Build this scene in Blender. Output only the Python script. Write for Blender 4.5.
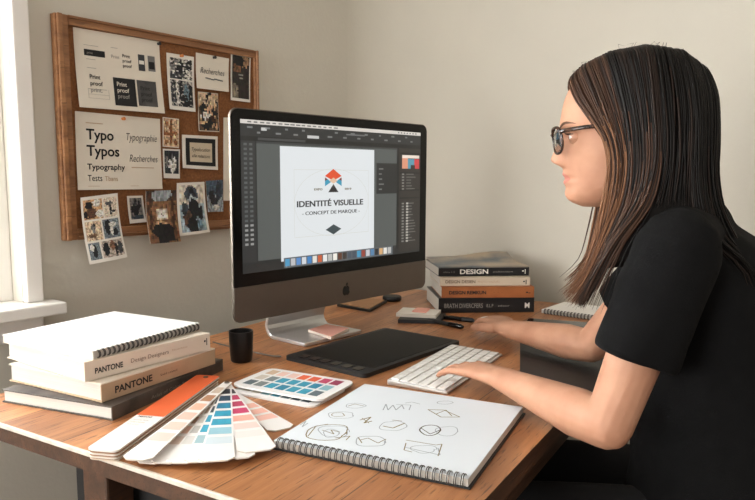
import bpy, math, random
from mathutils import Matrix, Vector, noise
R = math.radians
scene = bpy.context.scene
COL = scene.collection
for o in list(bpy.data.objects): bpy.data.objects.remove(o)

# ------------------------------------------------------------------ camera
CAMZ, FPX, PITCH = 1.15, 690.0, math.atan(81 / 690)
cd = bpy.data.cameras.new('camera'); cam = bpy.data.objects.new('camera', cd); COL.objects.link(cam)
cam.location = (0, 0, CAMZ); cam.rotation_euler = (math.pi / 2 - PITCH, 0, 0)
cd.sensor_width = 36; cd.lens = 36 * FPX / 755
cd.shift_x = (377.5 - 353) / 755; cd.shift_y = 8 / 755
cd.clip_start = 0.02
scene.camera = cam
# ------------------------------------------------------------------ light and exposure
w = bpy.data.worlds.new('world'); scene.world = w; w.use_nodes = True
bg = w.node_tree.nodes['Background']; bg.inputs[0].default_value = (1.0, 0.925, 0.83, 1); bg.inputs[1].default_value = 0.68
def area(name, loc, target, sx, sy, power, col):
    l = bpy.data.lights.new(name, 'AREA'); l.shape = 'RECTANGLE'; l.size = sx; l.size_y = sy
    l.energy = power; l.color = col
    o = bpy.data.objects.new(name, l); COL.objects.link(o); o.location = loc
    o.rotation_euler = (Vector(target) - Vector(loc)).to_track_quat('-Z', 'Y').to_euler()
    return o
area('daylight_back_window', (-2.3, 0.85, 1.75), (0.9, 1.9, 1.05), 1.1, 1.4, 170, (1.0, 0.985, 0.96))
area('fill_light_left', (-2.41, -1.39, 1.2), (0.72, 2.2, 1.2), 1.3, 1.2, 98, (1.0, 0.99, 0.97))  # added fill lamp, out of view on the left, brightens the right wall
vs = scene.view_settings
vs.view_transform = 'Standard'; vs.look = 'None'; vs.gamma = 1; vs.use_curve_mapping = False; vs.exposure = 0.0

# ------------------------------------------------------------------ frames: position helpers
_fw = Vector((0, math.cos(PITCH), -math.sin(PITCH))); _up = Vector((0, math.sin(PITCH), math.cos(PITCH)))
def ray(px, py): return Vector(((px - 353) / FPX, 0, 0)) + _up * ((258 - py) / FPX) + _fw
def on(F, px, py, z=0.0):
    """where a sight line meets the plane z of frame F, in F's own coordinates"""
    I = F.inverted(); o = I @ Vector((0, 0, CAMZ)); d = I.to_3x3() @ ray(px, py)
    p = o + d * ((z - o.z) / d.z); return Vector((p.x, p.y))
def frame(o, X, Y):
    X = Vector(X).normalized(); Y = Vector(Y).normalized(); Z = X.cross(Y)
    return Matrix(((X.x, Y.x, Z.x, o[0]), (X.y, Y.y, Z.y, o[1]), (X.z, Y.z, Z.z, o[2]), (0, 0, 0, 1)))
WY = R(39); U = Vector((math.sin(WY), math.cos(WY), 0)); V = Vector((-math.cos(WY), math.sin(WY), 0))
WV, WU, CR = 1.555, 2.19, 0.30                     # wall offsets and radius of the room corner, rounded only to soften its shading
WA = frame(V * WV, U, (0, 0, 1))             # back wall: x along the wall, y up, z to the room
WB = frame(U * WU, -V, (0, 0, 1))            # right wall: x away from the corner, z to the room
TY = R(32); TA = Vector((math.sin(TY), math.cos(TY), 0)); TN = Vector((-math.cos(TY), math.sin(TY), 0))
TZ = 0.75
T = frame((0, 0, TZ), TA, TN)                   # desk top
def tframe(x, y, z, ang):                       # a frame on the desk, turned by ang degrees
    return T @ Matrix.Translation((x, y, z)) @ Matrix.Rotation(R(ang), 4, 'Z')

# ------------------------------------------------------------------ materials
def srgb(c):
    return tuple((x / 255 / 12.92 if x / 255 <= 0.04045 else ((x / 255 + 0.055) / 1.055) ** 2.4) for x in c) + (1,)
MATS = {}
def mat(name, c, rough=0.6, metal=0.0, var=0.0, scale=20.0, bump=0.0, bscale=None, emit=0.0, stretch=(1, 1, 1), spec=0.5, c2=None, trans=0, sheen=0):
    if name in MATS: return MATS[name]
    m = bpy.data.materials.new(name); m.use_nodes = True; nt = m.node_tree; N = nt.nodes; L = nt.links
    b = N['Principled BSDF']; b.inputs['Roughness'].default_value = rough; b.inputs['Metallic'].default_value = metal
    b.inputs['Specular IOR Level'].default_value = spec
    b.inputs['Base Color'].default_value = srgb(c)
    if trans: b.inputs['Transmission Weight'].default_value = trans
    if sheen: b.inputs['Sheen Weight'].default_value = sheen
    if emit:
        b.inputs['Emission Color'].default_value = srgb(c); b.inputs['Emission Strength'].default_value = emit
        b.inputs['Base Color'].default_value = (0.01, 0.01, 0.01, 1)
    if var or bump or c2:
        tc = N.new('ShaderNodeTexCoord'); mp = N.new('ShaderNodeMapping'); mp.inputs['Scale'].default_value = stretch
        L.new(tc.outputs['Object'], mp.inputs[0])
        nz = N.new('ShaderNodeTexNoise'); nz.inputs['Scale'].default_value = scale; nz.inputs['Detail'].default_value = 6
        L.new(mp.outputs[0], nz.inputs[0])
        if var or c2:
            rp = N.new('ShaderNodeValToRGB'); a = srgb(c)
            k = c2 and srgb(c2) or tuple(x * (1 - var) for x in a[:3]) + (1,)
            rp.color_ramp.elements[0].position = 0.35; rp.color_ramp.elements[1].position = 0.65
            rp.color_ramp.elements[0].color = k; rp.color_ramp.elements[1].color = a
            L.new(nz.outputs[0], rp.inputs[0]); L.new(rp.outputs[0], b.inputs['Base Color'])
        if bump:
            n2 = nz
            if bscale:
                n2 = N.new('ShaderNodeTexNoise'); n2.inputs['Scale'].default_value = bscale; L.new(mp.outputs[0], n2.inputs[0])
            bp = N.new('ShaderNodeBump'); bp.inputs['Strength'].default_value = bump; bp.inputs['Distance'].default_value = 0.002
            L.new(n2.outputs[0], bp.inputs['Height']); L.new(bp.outputs[0], b.inputs['Normal'])
    MATS[name] = m; return m
def rgb(c, rough=0.7): return mat('paint_%d_%d_%d' % tuple(c), c, rough)
def glow(c, s=1.0): return mat('screen_%d_%d_%d' % tuple(c), c, 0.3, emit=s)

def wood(name, a, b_, c_, planks=0.0, rough=0.45, scale=1.0):
    m = bpy.data.materials.new(name); m.use_nodes = True; nt = m.node_tree; N = nt.nodes; L = nt.links
    bs = N['Principled BSDF']; bs.inputs['Roughness'].default_value = rough
    tc = N.new('ShaderNodeTexCoord'); mp = N.new('ShaderNodeMapping'); mp.inputs['Scale'].default_value = (1.2 * scale, 14 * scale, 14 * scale)
    L.new(tc.outputs['Object'], mp.inputs[0])
    n1 = N.new('ShaderNodeTexNoise'); n1.inputs['Scale'].default_value = 2.2; n1.inputs['Detail'].default_value = 8; n1.inputs['Distortion'].default_value = 1.2
    L.new(mp.outputs[0], n1.inputs[0])
    r1 = N.new('ShaderNodeValToRGB'); e = r1.color_ramp.elements
    e[0].position = 0.3; e[0].color = srgb(b_); e[1].position = 0.68; e[1].color = srgb(a); x = e.new(0.5); x.color = srgb([(p + q) // 2 for p, q in zip(a, b_)])
    L.new(n1.outputs[0], r1.inputs[0])
    mp2 = N.new('ShaderNodeMapping'); mp2.inputs['Scale'].default_value = (3, 40, 40); L.new(tc.outputs['Object'], mp2.inputs[0])
    n2 = N.new('ShaderNodeTexNoise'); n2.inputs['Scale'].default_value = 6; n2.inputs['Detail'].default_value = 5; L.new(mp2.outputs[0], n2.inputs[0])
    r2 = N.new('ShaderNodeValToRGB'); e = r2.color_ramp.elements
    e[0].position = 0.32; e[0].color = (1, 1, 1, 1); e[1].position = 0.42; e[1].color = (0, 0, 0, 1)
    L.new(n2.outputs[0], r2.inputs[0])
    mx = N.new('ShaderNodeMix'); mx.data_type = 'RGBA'; mx.inputs[7].default_value = srgb(c_)
    L.new(r2.outputs[0], mx.inputs[0]); L.new(r1.outputs[0], mx.inputs[6]); out = mx.outputs[2]
    if planks:
        sp = N.new('ShaderNodeSeparateXYZ'); L.new(tc.outputs['Object'], sp.inputs[0])
        dv = N.new('ShaderNodeMath'); dv.operation = 'DIVIDE'; dv.inputs[1].default_value = planks; L.new(sp.outputs['Y'], dv.inputs[0])
        fl = N.new('ShaderNodeMath'); fl.operation = 'FLOOR'; L.new(dv.outputs[0], fl.inputs[0])
        wn = N.new('ShaderNodeTexWhiteNoise'); wn.noise_dimensions = '1D'; L.new(fl.outputs[0], wn.inputs['W'])
        mr = N.new('ShaderNodeMapRange'); mr.inputs[3].default_value = 0.78; mr.inputs[4].default_value = 1.12; L.new(wn.outputs[0], mr.inputs[0])
        fr = N.new('ShaderNodeMath'); fr.operation = 'FRACT'; L.new(dv.outputs[0], fr.inputs[0])
        gt = N.new('ShaderNodeMath'); gt.operation = 'GREATER_THAN'; gt.inputs[1].default_value = 0.014; L.new(fr.outputs[0], gt.inputs[0])
        g2 = N.new('ShaderNodeMapRange'); g2.inputs[3].default_value = 0.3; g2.inputs[4].default_value = 1; L.new(gt.outputs[0], g2.inputs[0])
        ml = N.new('ShaderNodeMath'); ml.operation = 'MULTIPLY'; L.new(mr.outputs[0], ml.inputs[0]); L.new(g2.outputs[0], ml.inputs[1])
        vm = N.new('ShaderNodeVectorMath'); vm.operation = 'SCALE'; L.new(out, vm.inputs[0]); L.new(ml.outputs[0], vm.inputs['Scale']); out = vm.outputs[0]
    L.new(out, bs.inputs['Base Color'])
    bp = N.new('ShaderNodeBump'); bp.inputs['Strength'].default_value = 0.25; bp.inputs['Distance'].default_value = 0.002
    L.new(n2.outputs[0], bp.inputs['Height']); L.new(bp.outputs[0], bs.inputs['Normal'])
    return m

# ------------------------------------------------------------------ mesh builder
class MB:
    def __init__(s): s.v = []; s.f = []; s.m = []; s.mats = []; s.M = None
    def mi(s, m):
        if m not in s.mats: s.mats.append(m)
        return s.mats.index(m)
    def add(s, vs, fs, m):
        k = len(s.v)
        s.v += [tuple(s.M @ Vector(v)) if s.M else tuple(v) for v in vs]
        i = s.mi(m)
        for f in fs: s.f.append(tuple(k + j for j in f)); s.m.append(i)
    def box(s, a, b, m):
        x0, y0, z0 = a; x1, y1, z1 = b
        s.add([(x0, y0, z0), (x1, y0, z0), (x1, y1, z0), (x0, y1, z0), (x0, y0, z1), (x1, y0, z1), (x1, y1, z1), (x0, y1, z1)],
              [(0, 3, 2, 1), (4, 5, 6, 7), (0, 1, 5, 4), (1, 2, 6, 5), (2, 3, 7, 6), (3, 0, 4, 7)], m)
    def prism(s, poly, z0, z1, m, mside=None):
        n = len(poly)
        s.add([(p[0], p[1], z0) for p in poly] + [(p[0], p[1], z1) for p in poly],
              [tuple(range(n))[::-1], tuple(range(n, 2 * n))], m)
        s.add([(p[0], p[1], z0) for p in poly] + [(p[0], p[1], z1) for p in poly],
              [(i, (i + 1) % n, n + (i + 1) % n, n + i) for i in range(n)], mside or m)
    def poly(s, pts, m): s.add(pts, [tuple(range(len(pts)))], m)
    def tube(s, pts, rad, m, n=10, cap=True, up=None):
        """swept tube; rad: number or (ra, rb) per point; ra along up-ish axis side"""
        pts = [Vector(p) for p in pts]; vs = []; fs = []; prev = None
        for i, p in enumerate(pts):
            t = (pts[min(i + 1, len(pts) - 1)] - pts[max(i - 1, 0)])
            t = t.normalized() if t.length > 1e-9 else Vector((0, 0, 1))
            if prev is None:
                ref = Vector(up) if up else (Vector((0, 0, 1)) if abs(t.z) < 0.9 else Vector((1, 0, 0)))
            else: ref = prev
            b = (ref - t * ref.dot(t)).normalized(); a = t.cross(b); prev = b
            r = rad[i] if isinstance(rad, (list, tuple)) else rad
            ra, rb = r if isinstance(r, (list, tuple)) else (r, r)
            for k in range(n):
                h = 2 * math.pi * k / n; vs.append(p + a * (ra * math.cos(h)) + b * (rb * math.sin(h)))
        for i in range(len(pts) - 1):
            for k in range(n):
                fs.append((i * n + k, i * n + (k + 1) % n, (i + 1) * n + (k + 1) % n, (i + 1) * n + k))
        if cap: fs += [tuple(range(n))[::-1], tuple(range((len(pts) - 1) * n, len(pts) * n))]
        s.add(vs, fs, m)
    def lathe(s, prof, m, n=40, c=(0, 0)):
        vs = []; fs = []
        for r, z in prof:
            for k in range(n): h = 2 * math.pi * k / n; vs.append((c[0] + r * math.cos(h), c[1] + r * math.sin(h), z))
        for i in range(len(prof) - 1):
            for k in range(n): fs.append((i * n + k, i * n + (k + 1) % n, (i + 1) * n + (k + 1) % n, (i + 1) * n + k))
        s.add(vs, fs, m)
    def text(s, body, fn, m, h, bold=0.0, shear=0.0, width=None, align='LEFT', spacing=1.0):
        """fn maps glyph-plane (x, y) in metres to a point; h is the cap height"""
        c = bpy.data.curves.new('t', 'FONT'); c.body = body; c.size = 1.0; c.offset = bold; c.shear = shear
        c.resolution_u = 3; c.space_character = spacing
        o = bpy.data.objects.new('t', c); me = bpy.data.meshes.new_from_object(o)
        xs = [v.co.x for v in me.vertices] or [0]; x0, x1 = min(xs), max(xs)
        k = h / 0.70; kx = width / (x1 - x0) if width else k
        sh = {'LEFT': -x0, 'CENTER': -(x0 + x1) / 2, 'RIGHT': -x1}[align]
        s.add([fn((v.co.x + sh) * kx, v.co.y * k) for v in me.vertices], [tuple(p.vertices) for p in me.polygons], m)
        bpy.data.objects.remove(o); bpy.data.curves.remove(c); bpy.data.meshes.remove(me)
    def build(s, name, parent=None, M=None, smooth=False, bevel=0.0, bseg=2):
        me = bpy.data.meshes.new(name); me.from_pydata(s.v, [], s.f)
        for m in s.mats: me.materials.append(m)
        me.polygons.foreach_set('material_index', s.m)
        if smooth: me.polygons.foreach_set('use_smooth', [True] * len(s.f))
        me.update()
        o = bpy.data.objects.new(name, me); COL.objects.link(o)
        if parent: o.parent = parent
        if M is not None: o.matrix_local = M if parent else M
        if smooth != 'all' and smooth:
            try: me.set_sharp_from_angle(angle=R(50))
            except Exception: pass
        if bevel:
            b = o.modifiers.new('bevel', 'BEVEL'); b.width = bevel; b.segments = bseg; b.limit_method = 'ANGLE'; b.angle_limit = R(40)
        return o
def tag(o, label=None, cat=None, group=None, kind=None):
    if label: o['label'] = label
    if cat: o['category'] = cat
    if group: o['group'] = group
    if kind: o['kind'] = kind
    return o
def thing(name, M, label, cat, group=None):
    o = bpy.data.objects.new(name, None); COL.objects.link(o); o.empty_display_size = 0.05
    o.matrix_world = M; return tag(o, label, cat, group)
def rrect(x0, y0, x1, y1, r, n=5):
    out = []
    for cx, cy, a in ((x1 - r, y0 + r, -90), (x1 - r, y1 - r, 0), (x0 + r, y1 - r, 90), (x0 + r, y0 + r, 180)):
        for k in range(n + 1):
            h = R(a + 90 * k / n); out.append((cx + r * math.cos(h), cy + r * math.sin(h)))
    return out
def catmull(P, sub=6):
    P = [Vector(p) for p in P]; out = []
    for i in range(len(P) - 1):
        a, b, c, d = P[max(i - 1, 0)], P[i], P[i + 1], P[min(i + 2, len(P) - 1)]
        for k in range(sub):
            t = k / sub
            out.append(0.5 * ((2 * b) + (c - a) * t + (2 * a - 5 * b + 4 * c - d) * t * t + (3 * b - a - 3 * c + d) * t ** 3))
    out.append(P[-1]); return out

# ------------------------------------------------------------------ setting
WALLM = mat('wall_plaster', (210, 205, 192), 0.9, var=0.04, scale=3, bump=0.25, bscale=90)
WHITE = mat('white_gloss_paint', (238, 234, 228), 0.45, var=0.03, scale=6)
FLOORM = wood('floor_boards', (120, 90, 62), (92, 66, 44), (60, 42, 28), planks=0.14)

wl = on(WA, 19, 150, .022)[0]                          # inner edge of the window casing
wr_ = on(WA, 36.5, 150, .022)[0]                       # outer edge of the casing
sill_z = on(WA, 40, 300)[1]
wx0, wx1, wz0, wz1 = wl - 0.95, wl, sill_z, 2.15
cor = (WA.inverted() @ (U * WU + V * WV)).x   # the room corner, along the back wall
m = MB(); m.M = WA
m.box((-2.6, 0, -0.12), (wx0, 2.6, 0), WALLM); m.box((wx1, 0, -0.12), (cor + 0.12, 2.6, 0), WALLM)
m.box((wx0, 0, -0.12), (wx1, wz0 - 0.028, 0), WALLM);
m.M = None
cc_ = [U * (WU - CR + CR * math.sin(R(a))) + V * (WV - CR + CR * math.cos(R(a))) for a in range(0, 91, 5)]
co_ = U * (WU + 0.05) + V * (WV + 0.05)
vv_ = [(p_.x, p_.y, z_) for z_ in (0, 2.6) for p_ in cc_] + [(co_.x, co_.y, 0), (co_.x, co_.y, 2.6)]
nn0 = len(cc_); m.add(vv_, [(i, nn0 + i, nn0 + i + 1, i + 1) for i in range(nn0 - 1)] + [(i + 1, 2 * nn0, i) for i in range(nn0 - 1)], WALLM); m.M = WA
m.box((wx0, wz1, -0.12), (wx1, 2.6, 0), WALLM)
tag(m.build('wall_back', smooth=True), kind='structure')
m = MB(); m.M = WB
wb0 = (WB.inverted() @ (U * WU + V * WV)).x
m.box((wb0, 0, -0.12), (wb0 + 4.2, 2.6, 0), WALLM)
tag(m.build('wall_right'), kind='structure')
m = MB(); m.prism([tuple((U * a + V * b).xy) for a, b in ((-2.8, -3.2), (2.19, -3.2), (2.19, 1.555), (-2.8, 1.555))], -0.08, 0, FLOORM)
tag(m.build('floor'), kind='structure')
m = MB(); m.prism([tuple((U * a + V * b).xy) for a, b in ((0.2, -3.2), (2.29, -3.2), (2.29, 1.59), (-2.8, 1.59), (-2.8, 0.2), (0.2, 0.2))], 2.6, 2.7, WHITE)
tag(m.build('ceiling'), kind='structure')
m = MB(); m.M = WA; m.box((-2.6, 0, 0), (cor - CR, 0.11, 0.016), WHITE); tag(m.build('baseboard_back', bevel=0.004), kind='structure')
m = MB(); m.M = WB; m.box((wb0 + CR, 0, 0), (wb0 + 4.2, 0.11, 0.016), WHITE); tag(m.build('baseboard_right', bevel=0.004), kind='structure')
# window: casing, sill, frame, panes
cw = wr_ - wl
wroot = bpy.data.objects.new('window_1', None); COL.objects.link(wroot); wroot.matrix_world = WA @ Matrix.Translation((wx0, wz0, 0)); tag(wroot, kind='structure')
inv = Matrix.Translation((-wx0, -wz0, 0))
m = MB(); m.M = inv
m.box((wx1, wz0, 0), (wx1 + cw, wz1 + cw, 0.022), WHITE); m.box((wx0 - cw, wz0, 0), (wx0, wz1 + cw, 0.022), WHITE)
m.box((wx0, wz1, 0), (wx1, wz1 + cw, 0.022), WHITE)
m.build('window_casing', wroot, bevel=0.004)
m = MB(); m.M = inv
se = on(WA, 64, 300, 0.055)[0]
m.box((wx0 - cw - 0.05, wz0 - 0.0275, -0.11), (se, wz0, 0.07), WHITE)
m.box((wx0 - cw - 0.02, wz0 - 0.085, 0), (se - 0.03, wz0 - 0.028, 0.018), WHITE)
m.build('window_sill', wroot, bevel=0.004)
m = MB(); m.M = inv
for a in ((wx0, wz0, -0.09, wx0 + 0.05, wz1, -0.045), (wx1 - 0.05, wz0, -0.09, wx1, wz1, -0.045),
          (wx0 + 0.05, wz0, -0.09, wx1 - 0.05, wz0 + 0.06, -0.045), (wx0 + 0.05, wz1 - 0.06, -0.09, wx1 - 0.05, wz1, -0.045),
          (wx0 + 0.05, (wz0 + wz1) / 2 - 0.02, -0.085, wx1 - 0.05, (wz0 + wz1) / 2 + 0.02, -0.05)):
    m.box(a[:3], a[3:], WHITE)
m.build('window_frame', wroot, bevel=0.003)
GLASS = mat('window_glass', (250, 252, 252), 0.02, trans=1.0)
m = MB(); m.M = inv; m.box((wx0 + 0.05, wz0 + 0.06, -0.072), (wx1 - 0.05, wz1 - 0.06, -0.067), GLASS); m.build('window_pane', wroot)
# bright overcast sky seen through the window
SKY = mat('overcast_sky', (246, 250, 253), 1, emit=1.6)
m = MB(); m.M = WA; m.box((wx0 - 1.6, -1.2, -1.55), (wx1 + 1.8, 3.4, -1.5), SKY)
tag(m.build('overcast_sky'), kind='structure')
area('daylight_window_opening', WA @ Vector(((wx0 + wx1) / 2, (wz0 + wz1) / 2, -0.16)), WA @ Vector(((wx0 + wx1) / 2, (wz0 + wz1) / 2 - 0.25, 1)), wx1 - wx0, wz1 - wz0, 45, (0.95, 0.98, 1.0))

# ------------------------------------------------------------------ desk
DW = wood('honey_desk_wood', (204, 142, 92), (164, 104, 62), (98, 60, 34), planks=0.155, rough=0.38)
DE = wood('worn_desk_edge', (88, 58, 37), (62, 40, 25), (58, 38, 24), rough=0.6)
WORN = mat('chalky_worn_edge', (226, 214, 200), 0.5, var=0.25, scale=60)
DX0, DX1, DY0, DY1, DT = 0.617, 2.19, 0.295, 1.216, 0.030
desk = thing('wooden_desk', T @ Matrix.Translation(((DX0 + DX1) / 2, (DY0 + DY1) / 2, -TZ)), 'honey-brown wooden desk with worn pale edge in the corner, covered with books and swatches', 'desk')
dI = Matrix.Translation((-(DX0 + DX1) / 2, -(DY0 + DY1) / 2, TZ))
m = MB(); m.M = dI
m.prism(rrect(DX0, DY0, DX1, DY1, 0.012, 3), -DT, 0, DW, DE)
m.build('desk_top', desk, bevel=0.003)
m = MB(); m.M = dI
m.box((DX0 - 0.0015, DY0 + 0.01, -0.0065), (DX0 + 0.0035, DY1 - 0.01, 0.0006), WORN)
m.build('worn_rim', desk, bevel=0.001)
m = MB(); m.M = dI
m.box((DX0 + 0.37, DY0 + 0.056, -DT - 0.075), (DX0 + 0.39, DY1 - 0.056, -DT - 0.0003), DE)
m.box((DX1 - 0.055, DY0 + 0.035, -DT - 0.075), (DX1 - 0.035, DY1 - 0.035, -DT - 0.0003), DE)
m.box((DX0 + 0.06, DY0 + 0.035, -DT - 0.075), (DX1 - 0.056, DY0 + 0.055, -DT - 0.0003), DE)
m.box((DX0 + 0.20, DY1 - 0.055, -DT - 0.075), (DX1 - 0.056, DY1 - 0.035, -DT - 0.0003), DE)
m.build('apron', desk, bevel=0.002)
for x in (DX0 + 0.008, DX1 - 0.12):
    for y in (DY0 + 0.06, 0.815 if x < 1 else DY1 - 0.12):
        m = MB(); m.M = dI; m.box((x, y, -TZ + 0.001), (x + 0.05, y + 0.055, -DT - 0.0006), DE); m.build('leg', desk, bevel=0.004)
# dark drawer cabinet under the desk's left end
BLK = mat('black_matte', (22, 22, 23), 0.55, var=0.2, scale=30)
BLKG = mat('black_gloss', (8, 8, 9), 0.12, spec=0.4)
cabx, caby = DX0 + 0.067, DY0 + 0.175
cab = thing('drawer_cabinet', T @ Matrix.Translation((cabx, caby, -TZ)), 'black drawer cabinet standing under the left end of the desk', 'cabinet')
m = MB(); m.box((0, 0, 0.001), (0.28, 0.5, 0.700), BLK); m.build('body', cab, bevel=0.004)
for k in range(3):
    m = MB(); m.box((0.008, -0.018, 0.02 + k * 0.228), (0.272, -0.0005, 0.24 + k * 0.228), BLK); d = m.build('drawer', cab, bevel=0.003)
    m = MB(); m.tube([(0.09, -0.02, 0.15 + k * 0.228), (0.09, -0.04, 0.15 + k * 0.228), (0.19, -0.04, 0.15 + k * 0.228), (0.19, -0.02, 0.15 + k * 0.228)], 0.004, BLKG, 8); m.build('handle', d, smooth=True)

# ------------------------------------------------------------------ cork board
FRW = wood('board_frame_wood', (172, 122, 80), (128, 86, 54), (122, 82, 51))
CORK = mat('cork', (142, 92, 52), 0.95, var=0.3, scale=180, bump=0.6, bscale=220)
bx0 = on(WA, 55, 90)[0]; bx0 = (on(WA, 55, 33, .02)[0] + on(WA, 64.5, 240, .02)[0]) / 2
bx1 = on(WA, 259.5, 90, .02)[0]; bz0 = on(WA, 66, 241, .02)[1]; bz1 = (on(WA, 160, 34, .02)[1] + on(WA, 256, 49, .02)[1]) / 2
board = thing('cork_board', WA @ Matrix.Translation(((bx0 + bx1) / 2, bz0, 0)), 'brown cork pinboard with wooden frame hanging on the wall, covered in prints', 'pinboard')
bI = Matrix.Translation((-(bx0 + bx1) / 2, -bz0, 0)); fwid = 0.036
m = MB(); m.M = bI; m.box((bx0 + 0.01, bz0 + 0.01, 0.001), (bx1 - 0.01, bz1 - 0.01, 0.012), CORK); m.build('cork_panel', board)
def fpiece(a, b, c, d):
    m = MB(); m.M = bI; (x0, y0), (x1, y1) = a, b
    m.box((x0, y0, 0.0012), (x1, y1, 0.020), FRW); hx = (x1 - x0) < (y1 - y0)
    if hx: m.box((x0 + 0.004, y0, 0.020), (x1 - (0.016 if x1 - x0 > 0.03 else 0.006), y1, 0.027), FRW)
    else: m.box((x0, y0 + (0.007 if c else 0.016), 0.020), (x1, y1 - (0.016 if c else 0.007), 0.027), FRW)
    p = m.build('frame_rail', board, bevel=0.003)
fpiece((bx0, bz0), (bx0 + 0.034, bz1), 0, 0); fpiece((bx1 - 0.018, bz0), (bx1, bz1), 0, 0)
fpiece((bx0 + 0.034, bz0), (bx1 - 0.018, bz0 + 0.026), 1, 0); fpiece((bx0 + 0.034, bz1 - 0.022), (bx1 - 0.018, bz1), 0, 0)

PAPER = mat('cream_paper', (228, 219, 204), 0.8, var=0.03, scale=9)
PAPERW = mat('white_photo_paper', (232, 226, 216), 0.6, var=0.03, scale=9)
INK = mat('black_ink', (22, 22, 24), 0.7)
GINK = mat('grey_ink', (150, 145, 138), 0.8)
TANI = mat('tan_ink', (190, 160, 130), 0.8)
PIN = mat('dark_pin_plastic', (26, 26, 30), 0.3)
PINO = mat('orange_pin_plastic', (214, 130, 66), 0.35)
BZ = 0.0135
class Page:
    """a sheet pinned to the board; s to the right, t downwards, both 0..1"""
    def __init__(s, name, label, cat, quad, z=BZ, curl=0.0, bulge=0.0, m=PAPER, group=None, pin=None):
        q = [on(WA, px, py, z + (curl if i > 1 else 0)) for i, (px, py) in enumerate(quad)]; s.q = q; s.z = z; s.curl = curl; s.bulge = bulge
        c = sum(q, Vector((0, 0))) / 4; s.c = c
        s.root = thing(name, WA @ Matrix.Translation((c.x, min(p.y for p in q), 0)), label, cat, group)
        s.I = Matrix.Translation((-c.x, -min(p.y for p in q), 0)); s.w = (q[1] - q[0]).length; s.h = (q[3] - q[0]).length
        mb = MB(); mb.M = s.I; n = 8; vs = []; fs = []
        for d in (0, -0.0006):
            for j in range(n + 1):
                for i in range(n + 1): vs.append(s.at(i / n, j / n, d))
        K = (n + 1) ** 2
        for j in range(n):
            for i in range(n):
                a = j * (n + 1) + i; fs += [(a + n + 1, a + n + 2, a + 1, a), (K + a, K + a + 1, K + a + n + 2, K + a + n + 1)]
        for i in range(n):
            fs += [(i, i + 1, K + i + 1, K + i)]; b = n * (n + 1) + i; fs += [(b + 1, b, K + b, K + b + 1)]
            b = i * (n + 1); fs += [(b + n + 1, b, K + b, K + b + n + 1)]; b += n; fs += [(b, b + n + 1, K + b + n + 1, K + b)]
        mb.add(vs, fs, m); mb.build('sheet', s.root, smooth=True)
        if pin:
            mb = MB(); mb.M = s.I @ Matrix.Translation(s.at(pin[0], pin[1], 0.0))
            mb.lathe([(0.0005, 0.0), (0.0035, 0.0006), (0.0035, 0.002), (0.0022, 0.004), (0.0042, 0.0075), (0.0042, 0.009), (0.0005, 0.0095)], pin[2], 14)
            mb.build('push_pin', s.root, smooth=True)
    def at(s, u, t, d=0.0):
        q = s.q; p = (q[0] * (1 - u) + q[1] * u) * (1 - t) + (q[3] * (1 - u) + q[2] * u) * t
        return Vector((p.x, p.y, s.z + s.curl * t ** 2 + s.bulge * math.sin(math.pi * u) * t + d))
    def part(s, name, mb): mb.M = None; return mb
    def new(s): mb = MB(); mb.M = s.I; return mb
    def rect(s, mb, a, b, c, d, m, l=0.0006, n=3):
        for i in range(n):
            for j in range(n):
                u0, u1 = a + (c - a) * i / n, a + (c - a) * (i + 1) / n; t0, t1 = b + (d - b) * j / n, b + (d - b) * (j + 1) / n
                mb.poly([s.at(u0, t1, l), s.at(u1, t1, l), s.at(u1, t0, l), s.at(u0, t0, l)], m)
    def txt(s, mb, body, u, t, h, m, width=None, l=0.0010, **k):
        mb.text(body, lambda x, y: s.at(u + x / s.w, t - y / s.h, l), m, h * s.h, width=width * s.w if width else None, **k)
    def lt(s, *a, **k):
        mb = s.new(); s.txt(mb, *a, **k); mb.build('lettering', s.root)
    def pic(s, a, b, c, d, nx, ny, fn, name='print', l=0.0006):
        mb = s.new()
        for i in range(nx):
            for j in range(ny):
                col = fn((i + .5) / nx, (j + .5) / ny)
                u0, u1 = a + (c - a) * i / nx, a + (c - a) * (i + 1) / nx; t0, t1 = b + (d - b) * j / ny, b + (d - b) * (j + 1) / ny
                mb.poly([s.at(u0, t1, l), s.at(u1, t1, l), s.at(u1, t0, l), s.at(u0, t0, l)], rgb(col))
        return mb.build(name, s.root)
def nz(x, y, k=0): return noise.noise(Vector((x, y, k * 7.3)))
def picfn(base, blobs, seed=0, noisy=0.0, freq=6, tones=None):
    """painted picture: background tone plus ellipses (cx, cy, rx, ry, colour) / boxes (x0,y0,x1,y1,colour,'b')"""
    def f(u, t):
        c = base if not callable(base) else base(u, t)
        for q in blobs:
            if q[-1] == 'b':
                if q[0] <= u <= q[2] and q[1] <= t <= q[3]: c = q[4]
            else:
                ju = u + 0.06 * nz(u * 9, t * 9, seed); jt = t + 0.06 * nz(t * 9, u * 9, seed + 3)
                if ((ju - q[0]) / q[2]) ** 2 + ((jt - q[1]) / q[3]) ** 2 < 1: c = q[4]
        if noisy:
            v = nz(u * freq, t * freq, seed + 9)
            if tones and abs(v) > noisy: c = tones[0] if v > 0 else tones[1]
        v = 1 + 0.55 * nz(u * 13, t * 13, seed + 5)
        return tuple(min(240, int(round(x * v / 12)) * 12) for x in c)
    return f
D, Gd, G, Lg, Wt, Bl = (24, 26, 30), (62, 64, 68), (116, 114, 112), (176, 172, 164), (222, 218, 208), (98, 122, 134)
Tn, Br, Dk, Sk = (196, 160, 122), (128, 80, 46), (58, 36, 24), (206, 164, 134)

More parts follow.
